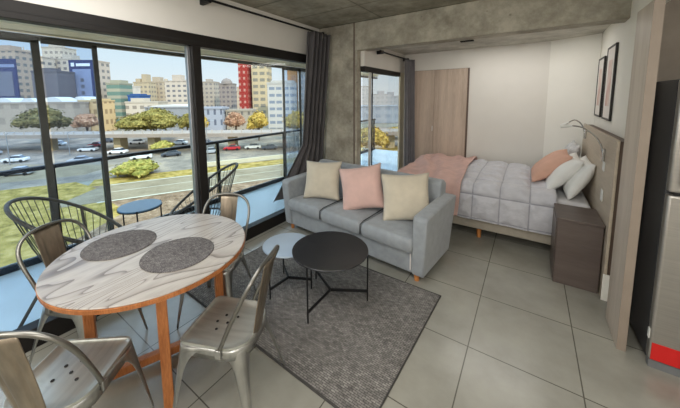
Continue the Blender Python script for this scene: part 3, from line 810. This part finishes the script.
# ================================================================== OUTSIDE
GZ=-11.5; TH=R(34.84)
ER=Vector((math.cos(TH),math.sin(TH),0)); EF=Vector((-math.sin(TH),math.cos(TH),0))
def W(a,d,z=0): return ER*a+EF*d+Vector((0,0,z))
def gmat(name,c1,c2,c3,scale):
    m,t,b=new_mat(name); b.inputs['Roughness'].default_value=.95; b.inputs['Specular IOR Level'].default_value=.05
    tc=t.n('ShaderNodeTexCoord'); n=t.n('ShaderNodeTexNoise',ins={'Scale':scale,'Detail':9,'Roughness':.7}); t.l(tc.outputs['Object'],n.inputs['Vector'])
    cr=t.n('ShaderNodeValToRGB'); e=cr.color_ramp.elements; e[0].position=.32; e[0].color=rgb(c1); e[1].position=.68; e[1].color=rgb(c3); x=e.new(.5); x.color=rgb(c2)
    t.l(n.outputs['Fac'],cr.inputs[0]); t.l(cr.outputs[0],b.inputs['Base Color']); return m
M['grass']=gmat('dry_grass',(96,84,42),(160,136,70),(200,172,112),.7)
M['verge']=gmat('yellow_green_verge',(100,88,44),(162,138,72),(198,170,110),.8)
M['scrub']=gmat('brown_scrub',(92,72,54),(142,116,92),(180,154,128),1.0)
M['asphalt']=gmat('pale_asphalt',(128,114,94),(146,131,108),(160,145,122),.3)
M['lot']=gmat('parking_asphalt',(110,102,94),(140,129,117),(178,160,138),.16)
M['kerb']=mat('pale_kerb',(200,192,170),.9)
M['citybase']=gmat('city_ground',(120,116,104),(140,136,122),(160,154,140),.05)
def poly_ground(name,pts,z,m):
    mb=MB(); mb.add([W(a,d,z) for a,d in pts],[tuple(range(len(pts)))]); o=mb.build(name,m,sharp=0); struct(o); return o
poly_ground('ground_city',[(-900,-30),(900,-30),(900,1400),(-900,1400)],GZ-.06,M['citybase'])
poly_ground('ground_scrub',[(-80,6),(70,6),(70,110),(-20,52),(-36,44),(-60,40)],GZ-.04,M['scrub'])
poly_ground('ground_grass',[(-110,5),(-24,5),(-24.5,33),(-29,36.5),(-35,42),(-44,47),(-52,43),(-70,38),(-110,30)],GZ-.02,M['verge'])
rd=Vector((.884,.468)); rn=Vector((-.468,.884)); rp=Vector((-24.9,49.3))
def road_pt(s,o): 
    p=rp+rd*s+rn*o; return (p.x,p.y)
poly_ground('ground_parking',[road_pt(-60,4.5),road_pt(120,4.5),(60,135),(-150,95),(-110,56)],GZ-.01,M['lot'])
poly_ground('ground_verge',[road_pt(-14,0),road_pt(120,0),road_pt(120,4.6),road_pt(-14,4.6)],GZ+.005,M['verge'])
poly_ground('ground_road',[road_pt(-16,-9.2),road_pt(140,-9.2),road_pt(140,0),road_pt(-12,0)],GZ,M['asphalt'])
poly_ground('ground_street',[(-44,50),(-44,58),(-120,62),(-120,40),(-60,42)],GZ+.002,M['asphalt'])
for k,(oo,wd) in enumerate(((-.3,.35),(-9.1,.4),(-4.7,.18))):
    poly_ground('ground_kerb',[road_pt(-11,oo-wd),road_pt(140,oo-wd),road_pt(140,oo),road_pt(-11,oo)],GZ+.02,M['kerb'])

# guard wall beside the parking lot
def barrier():
    o=MB().box((0,0,.45),(46,.3,.9)).build('guard_wall',M['kerb'],bevel=.05); p=road_pt(24,5.2)
    o.location=W(p[0],p[1],GZ); o.rotation_euler=(0,0,TH+math.atan2(rd.y,rd.x)); tag(o,'long pale guard wall between the road and the parked cars','wall')
barrier()

# buildings
def bmat(name,wall,win,sx,sz,fx=.55,fz=.5,ox=0,band=False):
    m,t,b=new_mat(name); b.inputs['Roughness'].default_value=.8; b.inputs['Specular IOR Level'].default_value=.2
    tc=t.n('ShaderNodeTexCoord'); sp=t.n('ShaderNodeSeparateXYZ'); t.l(tc.outputs['Object'],sp.inputs[0])
    def stripe(src,size,frac,off):
        a=t.n('ShaderNodeMath',operation='MULTIPLY_ADD'); a.inputs[1].default_value=1/size; a.inputs[2].default_value=off; t.l(src,a.inputs[0])
        f=t.n('ShaderNodeMath',operation='FRACT'); t.l(a.outputs[0],f.inputs[0])
        g=t.n('ShaderNodeMath',operation='LESS_THAN'); g.inputs[1].default_value=frac; t.l(f.outputs[0],g.inputs[0]); return g.outputs[0]
    xy=t.n('ShaderNodeMath',operation='ADD'); t.l(sp.outputs[0],xy.inputs[0]); t.l(sp.outputs[1],xy.inputs[1])
    h=stripe(sp.outputs[2],sz,fz,.3)
    if band: k=h
    else:
        v=stripe(xy.outputs[0],sx,fx,ox); mu=t.n('ShaderNodeMath',operation='MULTIPLY'); t.l(v,mu.inputs[0]); t.l(h,mu.inputs[1]); k=mu.outputs[0]
    ge=t.n('ShaderNodeNewGeometry'); s2=t.n('ShaderNodeSeparateXYZ'); t.l(ge.outputs['Normal'],s2.inputs[0])
    ab=t.n('ShaderNodeMath',operation='LESS_THAN'); ab.inputs[1].default_value=.5; t.l(s2.outputs[2],ab.inputs[0])
    m2=t.n('ShaderNodeMath',operation='MULTIPLY'); t.l(k,m2.inputs[0]); t.l(ab.outputs[0],m2.inputs[1])
    n=t.n('ShaderNodeTexNoise',ins={'Scale':.25,'Detail':5}); t.l(tc.outputs['Object'],n.inputs['Vector'])
    cr=t.n('ShaderNodeValToRGB'); c=rgb(wall); cr.color_ramp.elements[0].color=tuple(x*.82 for x in c[:3])+(1,); cr.color_ramp.elements[1].color=c; t.l(n.outputs['Fac'],cr.inputs[0])
    mx=t.n('ShaderNodeMix',data_type='RGBA'); t.l(m2.outputs[0],mx.inputs[0]); t.l(cr.outputs[0],mx.inputs[6]); mx.inputs[7].default_value=rgb(tuple(int(w_*.2+q_*.8) for w_,q_ in zip(wall,win))); t.l(mx.outputs[2],b.inputs['Base Color']); return m
def building(label,a0,a1,d,zt,wall,win=(120,126,134),sx=3.2,sz=3.1,dep=14,fx=.55,fz=.45,band=False,roof=None,cat='building',rz=0,group='city buildings beyond the elevated road',name='apartment_building'):
    w=a1-a0; h=zt-GZ
    t=thing(name,label,cat,W((a0+a1)/2,d+dep/2,GZ),TH+rz,group)
    wall=(wall[0]*.93,wall[1]*.89,wall[2]*.84); win=(win[0]*.88,win[1]*.84,win[2]*.80)
    m=bmat(name+'_facade',wall,win,sx,sz,fx,fz,ox=random.random(),band=band)
    MB().bb(-w/2,w/2,-dep/2,dep/2,0,h).build('facade',m,t,sharp=20)
    pm=mat('roof_plaster',tuple(int(c*.9) for c in wall),.9,var=.1)
    MB().bb(-w/2-.2,w/2+.2,-dep/2-.2,dep/2+.2,h,h+.7).build('parapet',pm,t,sharp=20)
    for r in (roof or []):
        kind=r[0]
        if kind=='box': MB().bb(r[1]*w-w/2,r[2]*w-w/2,-dep*.3,dep*.3,h+.5,h+r[3]).build('roof_house',pm,t,sharp=20)
        if kind=='tank': MB().lathe([(0,h+.5),(1.3,h+.5),(1.3,h+r[2]),(.9,h+r[2]+.8),(0,h+r[2]+1)],14,(r[1]*w-w/2,0,0)).build('water_tank',pm,t)
        if kind=='dome': MB().lathe([(r[2],h),(r[2]*.95,h+r[2]*.5),(r[2]*.6,h+r[2]*.95),(0,h+r[2]*1.2)],18,(r[1]*w-w/2,-dep*.2,0)).build('dome',pm,t)
        if kind=='mast': MB().tube([(r[1]*w-w/2,0,h),(r[1]*w-w/2,0,h+r[2])],.25,6).build('mast',pm,t)
        if kind=='bill':
            x0,x1,z0,z1=r[1]*w-w/2,r[2]*w-w/2,r[3]*h,r[4]*h
            p=MB().bb(x0,x1,-dep/2-.6,-dep/2-.05,z0,z1).build('billboard',r[5],t,sharp=20)
            for (u0,u1,v0,v1,mm) in r[6]:
                MB().bb(x0+(x1-x0)*u0,x0+(x1-x0)*u1,-dep/2-.75,-dep/2-.605,z0+(z1-z0)*v0,z0+(z1-z0)*v1).build('billboard_panel',mm,p,sharp=20)
        if kind=='arch':
            poly=[(r[2]*math.cos(R(180*i/12)),r[3]*math.sin(R(180*i/12))) for i in range(13)]
            Mx=Matrix.Translation((r[1]*w-w/2,0,h))@Matrix.Rotation(R(90),4,'X')
            MB().prism(poly,-dep/2,dep/2,Mx).build('vaulted_roof',M['pale_roof'],t,sharp=50)
    return t
M['pale_roof']=mat('pale_metal_roof',(206,206,202),.5,var=.06,scale=.5)
M['navy']=mat('navy_billboard',(46,52,92),.6,var=.1,scale=.2)
M['bluebill']=mat('blue_billboard_light',(128,138,166),.6,var=.1,scale=.2)
M['slategable']=mat('slate_gable',(104,106,120),.8,var=.1,scale=.2)
M['lettering']=mat('white_sign_band',(222,226,234),.6)
building('pale block at the far left carrying a tall navy billboard',-163.2,-149.5,140,25.5,(196,182,170),dep=9,roof=[('bill',.02,1.0,.36,.90,M['navy'],[(.45,.95,.80,.87,M['bluebill']),(.3,.85,.12,.7,M['slategable'])]),('box',.2,.7,3)])
building('white apartment block right of the navy billboard block',-161.7,-148.5,150,24.0,(222,212,200),(108,112,122),3.6,3.3,dep=9,roof=[('box',.05,.45,4),('mast',.1,6)])
building('slate coloured blank gable block behind the left balcony glass',-132.8,-121.5,130,14.5,(122,122,134),(116,116,128),5,4,dep=9,roof=[('box',.2,.6,2)])
building('tall narrow white tower behind the left balcony glass',-168,-156.5,172,32.5,(228,218,204),(150,144,140),3,3.2,dep=10,roof=[('box',.2,.6,4),('mast',.4,7)])
building('white apartment tower left of the blue framed billboard',-150.6,-140.5,160.5,24.0,(216,210,202),(118,118,126),3.2,3.1,dep=9,roof=[('box',.3,.8,3)])
building('block carrying a large blue framed billboard behind the second glass edge',-125.1,-112.7,141,20.4,(206,200,196),dep=9,roof=[('bill',.0,.97,.34,1.02,M['navy'],[(.14,.86,.02,.80,M['bluebill']),(.10,.22,.86,.94,M['lettering']),(.3,.85,.865,.925,M['lettering']),(.42,.56,.38,.46,M['slategable']),(.42,.56,.24,.32,M['slategable']),(.42,.56,.52,.60,M['slategable'])])])
building('long pale low hall with vaulted roofs behind the big dark tree',-131,-99.5,112,.6,(190,182,172),(164,156,148),6,6,dep=7,roof=[('arch',.12,4,2.4),('arch',.44,3,2.2),('arch',.74,4,2.6)],name='hall_building',cat='hall')
building('cream classical building with an arched gable behind the bare red tree',-107,-95.5,120,1.2,(228,206,164),(160,140,110),2.6,4.4,dep=8,roof=[('arch',.25,2.6,2.2),('box',.55,.98,1.2)],name='classical_building')
building('beige block left of the teal glass block',-120.1,-114.4,151.5,9.6,(200,186,150),(150,146,124),2.6,3.4,dep=9,roof=[('box',.1,.4,2.2),('box',.6,.9,1.8)])
building('teal glass office block',-107.7,-101.3,140,9.5,(180,184,170),(104,146,140),3,3.3,dep=9,band=True,fz=.55,roof=[('box',.1,.9,2)],name='office_building')
building('slim plain white block right of the teal office',-124.6,-118.2,172,9.5,(232,230,226),(220,220,218),4,4,dep=9)
building('small bright blue roofed building left of the rounded olive tree',-98.5,-92.5,141,3.6,(60,104,176),(80,120,180),3,3,dep=8,roof=[('box',.0,.9,1.2)],cat='building')
building('low white building in front of the blue roof',-92.2,-77.5,130,.4,(222,218,210),(150,146,140),3.4,3.4,dep=8,roof=[('box',.1,.5,2.2)])
building('wide beige stepped apartment block on the skyline above the olive tree',-135.1,-124.5,200,13.5,(206,196,174),(138,138,136),3,3.2,dep=9,roof=[('box',.05,.35,3),('box',.45,.75,6)])
building('grey beige stepped block right of the wide beige one on the skyline',-131.6,-118.5,212,14.5,(202,194,180),(142,142,142),3.2,3.1,dep=9,roof=[('box',.1,.5,4),('tank',.75,2)])
building('white apartment block with dark windows left of the window mullion',-107.9,-91.5,190,13.5,(218,212,206),(112,118,132),3.6,3.2,dep=9,roof=[('box',.25,.6,4.5),('tank',.8,1.5)])
building('long low blue-grey gallery left of the window mullion',-75.8,-56.5,118,-1.8,(164,172,184),(140,152,170),5,6,dep=9,roof=[('arch',.5,9.2,1.5)],name='gallery_building')
building('grey tower directly right of the window mullion',-91.0,-80.5,203,13.5,(190,186,180),(128,130,138),3,3,dep=9,roof=[('box',.35,.65,2.5)])
building('small distant pale block between two grey towers',-98.4,-90,240,7,(206,202,196),(150,150,154),3,3,dep=9,roof=[('box',.2,.7,2)])
building('dark grey tower with a rounded crown left of the red tower',-72.5,-64,190,11.5,(160,154,154),(108,106,116),2.8,3,dep=9,roof=[('dome',.5,3.6)])
building('distant tan blocks just left of the red tower',-83,-72,240,8,(210,196,180),(160,152,146),3,3,dep=9,roof=[('box',.5,.9,4)])
building('tall red brick tower with white balconies',-46.4,-41.8,148,21.5,(168,62,58),(214,186,178),2.4,3.0,dep=10,fx=.42,fz=.42)
building('thin white slab attached to the red tower',-45.4,-42.2,160.5,20.5,(220,216,208),(180,178,172),4,3.2,dep=8)
building('tall beige tower with window bands right of the red tower',-40.2,-31.6,150,19.4,(214,202,172),(132,136,132),3.6,3.3,dep=9,fx=.7,fz=.5,roof=[('box',.3,.6,2)])
building('broad pale blue office block with white window bands',-27.6,-15.6,128,8.2,(208,214,218),(120,142,172),3.1,3.0,dep=9,fx=.78,fz=.42,roof=[('box',.1,.95,1.6)],name='office_building')
building('orange tower behind the pale blue office block',-22,-17.5,151,16.5,(206,150,86),(190,136,80),4,4,dep=8)
building('grey glass tower beside the charcoal curtain',-15,-6,140,14.0,(172,178,188),(134,148,164),2.6,3.0,dep=9,name='office_building',fx=.7,fz=.6)
building('pale blue classical front with dark windows behind the street trees',-53.2,-42.9,114,-2.2,(180,192,214),(96,106,128),2.6,4.2,dep=8,fx=.35,fz=.55,roof=[('box',.02,.98,.9)],name='classical_building')
building('low grey classical front right of the pale blue one',-42.3,-31.8,117,-3.3,(184,180,170),(108,108,106),2.8,4.0,dep=8,fx=.35,fz=.55,roof=[('box',.02,.98,.9)],name='classical_building')
building('hazy block left in the sleeping area window',24,36.5,262,12,(206,210,218),(184,190,200),3.5,3.4,dep=9,group='buildings seen through the sleeping area window')  # hazy blocks: haze is put into their pale wall and window colours
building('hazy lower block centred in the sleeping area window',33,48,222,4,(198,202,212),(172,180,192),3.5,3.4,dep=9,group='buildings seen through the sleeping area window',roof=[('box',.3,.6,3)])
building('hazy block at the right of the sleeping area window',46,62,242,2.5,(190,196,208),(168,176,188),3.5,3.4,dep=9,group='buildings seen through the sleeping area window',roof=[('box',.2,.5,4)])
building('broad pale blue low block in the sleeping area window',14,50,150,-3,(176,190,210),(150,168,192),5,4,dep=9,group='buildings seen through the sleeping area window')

# elevated road
def viaduct():
    t=thing('elevated_road','long grey elevated road crossing in front of the city, on square piers','elevated road',W(-40,76,GZ),TH)
    cm=mat('viaduct_concrete',(150,138,126),.9,var=.1,scale=.3)
    MB().bb(-110,150,-4,4,3.75,4.6).build('deck',cm,t,sharp=20)
    pr=MB(); pr.bb(-110,150,-4,-3.8,4.6,4.75)
    for k in range(0,104): pr.bb(-110+2.5*k,-109.75+2.5*k,-3.98,-3.82,4.75,5.6)
    pr.build('parapet',mat('parapet_paint',(176,166,154),.9),t,sharp=20)
    pm=mat('pier_concrete',(178,162,128),.9,var=.1,scale=.5)
    for x in (-85,-64,-35,-16,-7,14,35,56): MB().bb(x-.9,x+.9,-1.4,1.4,0,3.75).build('pier',pm,t,sharp=20)
viaduct()

# trees
def leafmat(name,c1,c2,c3): 
    m=gmat(name,c1,c2,c3,1.6); return m
M['olive']=leafmat('olive_leaves',(58,58,26),(120,112,60),(186,168,100))
M['darkolive']=leafmat('dark_olive_leaves',(56,56,36),(106,98,62),(158,142,98))
M['yellow']=leafmat('yellow_leaves',(86,78,38),(176,148,66),(226,198,120))
M['rust']=leafmat('rust_twigs',(104,72,56),(164,124,98),(214,184,150))
M['green']=leafmat('fresh_green_leaves',(78,90,40),(150,144,74),(214,194,116))
M['bark']=mat('tree_bark',(92,78,64),.9,var=.2,scale=2)
def tree(label,a,d,w,zt,zb,m,seed,name='tree',cat='tree',dens=900,ls=.55,group='trees in front of the city'):
    rnd=random.Random(seed); t=thing(name,label,cat,W(a,d,GZ),0,group)
    h0=zb-GZ; h1=zt-GZ; cz=(h0+h1)/2; rz_=(h1-h0)/2*1.05; rr=w/2
    H=h1-h0; lobes=[]
    for q in range(16):
        fr=math.sqrt((q+.5)/16)*.74; an=q*2.4+rnd.uniform(-.3,.3)
        lobes.append((Vector((fr*rr*math.cos(an),fr*rr*math.sin(an)*.8,h0+H*(.30+.42*(1-fr*fr/.6)+rnd.uniform(-.08,.08)))),rnd.uniform(.30,.42)))
    lobes.append((Vector((0,0,h0+H*.45)),.6))
    core=MB()
    for c,k in lobes:
        rows=[]
        for i in range(9):
            th=PI*i/8; row=[]
            for j in range(14):
                ph=2*PI*j/14; v=Vector((math.sin(th)*math.cos(ph),math.sin(th)*math.sin(ph),math.cos(th)))
                q=1+.28*noise.noise(v*2.3+c*.7)
                row.append(c+Vector((v.x*rr*k*.88*q,v.y*rr*k*.88*q,v.z*rz_*k*.88*q)))
            rows.append(row)
        core.grid(rows,closed=True)
    for _ in range(dens):
        c,k=rnd.choice(lobes); v=Vector((rnd.gauss(0,1),rnd.gauss(0,1),rnd.gauss(0,1))).normalized()
        p=c+Vector((v.x*rr*k,v.y*rr*k,v.z*rz_*k*1.15))*rnd.uniform(.80,1.16)
        s=ls*rnd.uniform(.5,1.1); u=Vector((rnd.gauss(0,1),rnd.gauss(0,1),rnd.gauss(0,1))).normalized(); u2=u.cross(v+Vector((.01,.02,.03))).normalized()
        u=u2.cross((v+Vector((rnd.uniform(-.6,.6),rnd.uniform(-.6,.6),rnd.uniform(-.2,.6)))).normalized()).normalized()
        core.add([p-u*s,p-u2*s*.6,p+u*s,p+u2*s*.6],[(0,1,2,3)])
    core.build('crown',m,t,sharp=0)
    if h0>.6:
        tr=MB().tube([(0,0,0),(.1,0,h0*.6),(0,.1,cz)],[.35*(w/12)**.5,.28*(w/12)**.5,.12],8)
        for q in range(4):
            c=lobes[q][0]; tr.tube([(0,0,h0*.75),(c.x*.5,c.y*.5,(h0*.9+c.z)/2),c],[.16,.11,.05],6)
        tr.build('trunk',M['bark'],t)
    return t
tree('big dark olive tree behind the left balcony glass, beyond the elevated road',-87.5,88,15.5,.2,-8.0,M['darkolive'],1,dens=1400)
tree('broad rounded olive tree left of the window mullion, beyond the elevated road',-54.5,88,20,-.5,-8.6,M['olive'],2,dens=1800)
tree('bare reddish tree between the two big olive trees',-91,107,10,-2.4,-9.3,M['rust'],3,ls=.35)
tree('yellow tree just right of the window mullion, before the pale blue front',-33,100,7.8,-2.0,-8.9,M['rust'],4)
tree('yellow green tree below the beige tower',-22.8,91,7.6,-2.0,-8.6,M['yellow'],5)
tree('yellow tree beside the charcoal curtain',-10.5,90,9,-1.6,-8.8,M['yellow'],6)
tree('small yellow tree close beside the window mullion',-42.6,96,4,-2.8,-8.6,M['yellow'],7,dens=500)
tree('low yellow tree right behind the rounded olive tree',-53.5,107,7,-2.9,-9.6,M['olive'],8,dens=700)
tree('bushy green and yellow shrub by the road, below the round olive tree',-34.0,49.5,8,-8.4,-11.6,M['green'],9,'shrub','shrub',900,.35,'shrubs beside the road')
tree('low green shrub under the elevated road, among the parked cars',-41.7,70.5,6.4,-8.2,-10.9,M['green'],10,'shrub','shrub',600,.35,'shrubs beside the road')
tree('large pale yellow tree in the sleeping area window',8.5,62,9,-4.2,-9.6,M['yellow'],12,dens=1100,group='trees seen through the sleeping area window')
tree('smaller yellow tree at the right of the sleeping area window',22,92,9,-7.4,-10.6,M['yellow'],13,dens=900,group='trees seen through the sleeping area window')
tree('yellow bush at the left of the sleeping area window',4.2,56,6,-6.4,-10.6,M['yellow'],14,'shrub','shrub',dens=700,group='shrubs beside the road')

# cars
def car_mesh():
    body=[(-2.1,.35),(-2.12,.75),(-1.5,.92),(-1.0,.98),(1.35,.98),(2.02,.88),(2.08,.4),(1.9,.28),(-1.95,.28)]
    cab=[(-1.0,.97),(-.45,1.42),(.85,1.45),(1.5,.98)]
    return body,cab
def make_car(label,a,d,rz,paint):
    t=thing('car',label,'car',W(a,d,GZ),TH+rz,'cars near the elevated road')
    body,cab=car_mesh(); Mx=Matrix.Rotation(R(90),4,'X')
    MB().prism(body,-.85,.85,Mx).build('body',paint,t,bevel=.08,seg=2)
    MB().prism(cab,-.72,.72,Mx).build('cabin_glass',M['carglass'],t,bevel=.05)
    MB().prism([(-.42,1.40),(-.38,1.47),(.8,1.50),(.88,1.43)],-.70,.70,Mx).build('roof',paint,t,bevel=.03)
    for x in (-1.3,1.3):
        for y in (-.8,.8): MB().tube([(x,y-.1,.32),(x,y+.1,.32)],.32,14).build('wheel',M['blackmatte'],t)
    return t
M['carglass']=mat('car_glass',(60,68,78),.15,var=.1,spec=.7)
def paint(n,c): return mat(n,c,.3,var=.03,coat=.4)
P_=dict(white=paint('white_paint',(226,226,224)),silver=paint('silver_paint',(170,174,180)),red=paint('red_paint',(196,46,56)),dark=paint('dark_paint',(70,76,88)),yellow=paint('yellow_paint',(220,190,60)))
cars=[('white car fully in view left of the thick balcony glass edge',-68.5,61.5,.3,'white'),
('silver car at the far left, crossed by the balcony railing',-56,50.5,.3,'silver'),
('white car between the two balcony glass edges, nearest the red car',-63.2,74,.15,'white'),
('red car between the two balcony glass edges, under the elevated road',-66.6,81,0,'red'),
('white car half hidden by the railing, above the big roadside shrub',-42.4,63.5,.49,'white'),
('dark car below the railing, left of the window mullion',-37.4,66.5,.49,'dark'),
('silver car just right of the window mullion',-29.5,69.5,.45,'silver'),
('red car seen through the right window pane, among the parked cars',-25.6,74,.2,'red'),
('white car in the middle of the right window pane',-20.6,75.5,.2,'white'),
('dark car at the right end of the row seen through the right window pane',-15.9,74.5,.2,'dark'),
('silver car between the balcony glass edges, partly hidden by the railing',-53.2,60,.4,'silver'),
('dark car under the elevated road just right of the second balcony glass edge',-70,90,0,'dark'),
('silver car cut off by the left edge of the view',-84,70,.1,'silver'),
('white car right of the second balcony glass edge, in front of the bridge pier',-52.5,70,.1,'white'),
('silver car far under the elevated road between two bridge piers',-58.5,86,0,'silver'),
('white car beyond the green shrub under the elevated road, touching the window mullion',-44.5,84,.05,'white'),
('dark car far under the elevated road, right beside the window mullion',-37,84,0,'dark'),
('white car under the elevated road just right of the thick balcony glass edge',-80.5,84,0,'white')]
for l,a,d,rz,p in cars: make_car(l,a,d,rz,P_[p])
# street lamps
def street_lamp(label,a,d,h):
    t=thing('street_lamp',label,'street lamp',W(a,d,GZ),TH,'street lamps')
    MB().tube([(0,0,0),(0,0,h)],[.11,.07],8).build('pole',M['silver'],t)
    MB().tube([(0,0,h-.1),(.5,0,h+.2),(1.3,0,h+.25)],.05,6).build('arm',M['silver'],t)
    MB().box((1.5,0,h+.22),(.6,.25,.12)).build('lamp_head',M['silver'],t,bevel=.03)
street_lamp('thin grey street lamp at the far left behind the balcony glass',-66.6,58.6,6.5)
street_lamp('thin grey street lamp between the two balcony glass edges',-63.6,69.1,5.5)
street_lamp('tall thin street lamp just right of the window mullion',-26.8,61.8,8.4)

# ================================================================== LIGHT
def world():
    w=bpy.data.worlds.new('sky'); SC.world=w; w.use_nodes=True; t=w.node_tree; t.nodes.clear()
    n=lambda k:t.nodes.new(k)
    out=n('ShaderNodeOutputWorld'); bg=n('ShaderNodeBackground'); tc=n('ShaderNodeTexCoord'); sp=n('ShaderNodeSeparateXYZ'); cr=n('ShaderNodeValToRGB')
    t.links.new(tc.outputs['Generated'],sp.inputs[0]); t.links.new(sp.outputs[2],cr.inputs[0])
    e=cr.color_ramp.elements; e[0].position=0; e[0].color=(.90,.96,.99,1); e[1].position=1; e[1].color=(.55,.76,1.0,1)
    x=e.new(.12); x.color=(.74,.89,1.0,1); x=e.new(.30); x.color=(.66,.84,1.0,1)
    mr=n('ShaderNodeMapRange'); mr.inputs['From Min'].default_value=.18; mr.inputs['From Max'].default_value=.6; mr.inputs['To Min'].default_value=1.0; mr.inputs['To Max'].default_value=3.2
    t.links.new(sp.outputs[2],mr.inputs['Value']); t.links.new(mr.outputs['Result'],bg.inputs['Strength'])
    t.links.new(cr.outputs[0],bg.inputs['Color']); t.links.new(bg.outputs[0],out.inputs[0])
world()
def area(name,loc,rot,sx,sy,power,col=(1,1,1)):
    l=bpy.data.lights.new(name,'AREA'); l.shape='RECTANGLE'; l.size=sx; l.size_y=sy; l.energy=power; l.color=col
    o=bpy.data.objects.new(name,l); C.objects.link(o); o.location=loc; o.rotation_euler=rot; return o
sun=bpy.data.lights.new('sun','SUN'); sun.energy=3.0; sun.angle=R(1); sun.color=(1,.90,.74)
so=bpy.data.objects.new('sun',sun); C.objects.link(so)
to=(-EF*.8+ER*.55).normalized()*math.cos(R(35))+Vector((0,0,math.sin(R(35))))
so.rotation_euler=to.to_track_quat('Z','Y').to_euler()
def lamp(name,loc,power,rad,col=(1,.985,.97)):
    l=bpy.data.lights.new(name,'POINT'); l.energy=power; l.shadow_soft_size=rad; l.color=col
    o=bpy.data.objects.new(name,l); C.objects.link(o); o.location=loc; return o
area('fill_area_dining',(-1.5,.3,2.6),(0,0,0),1.6,1.4,34,(1,.99,.97))  # added fill light above the dining area, no real fitting
lamp('fill_point_kitchen',(.5,-.9,1.9),50,.35)  # unseen fill behind the camera, added to lift walls and ceiling
lamp('fill_point_dining',(-1.5,-.9,1.9),40,.35)  # second added point fill, likewise out of view
area('fill_area_kitchen',(.5,.6,2.6),(0,0,0),1.2,1.2,14,(1,.98,.95))  # added downward fill for the right-hand side, out of view
area('fill_area_bed',(-.3,4.5,2.415),(0,0,0),1.2,.6,9,(1,.98,.95))  # added fill brightening the sleeping area, no lamp hangs there
SC.cycles.use_denoising=True
SC.view_settings.view_transform='Standard'; SC.view_settings.look='None'
SC.view_settings.exposure=0; SC.view_settings.gamma=1
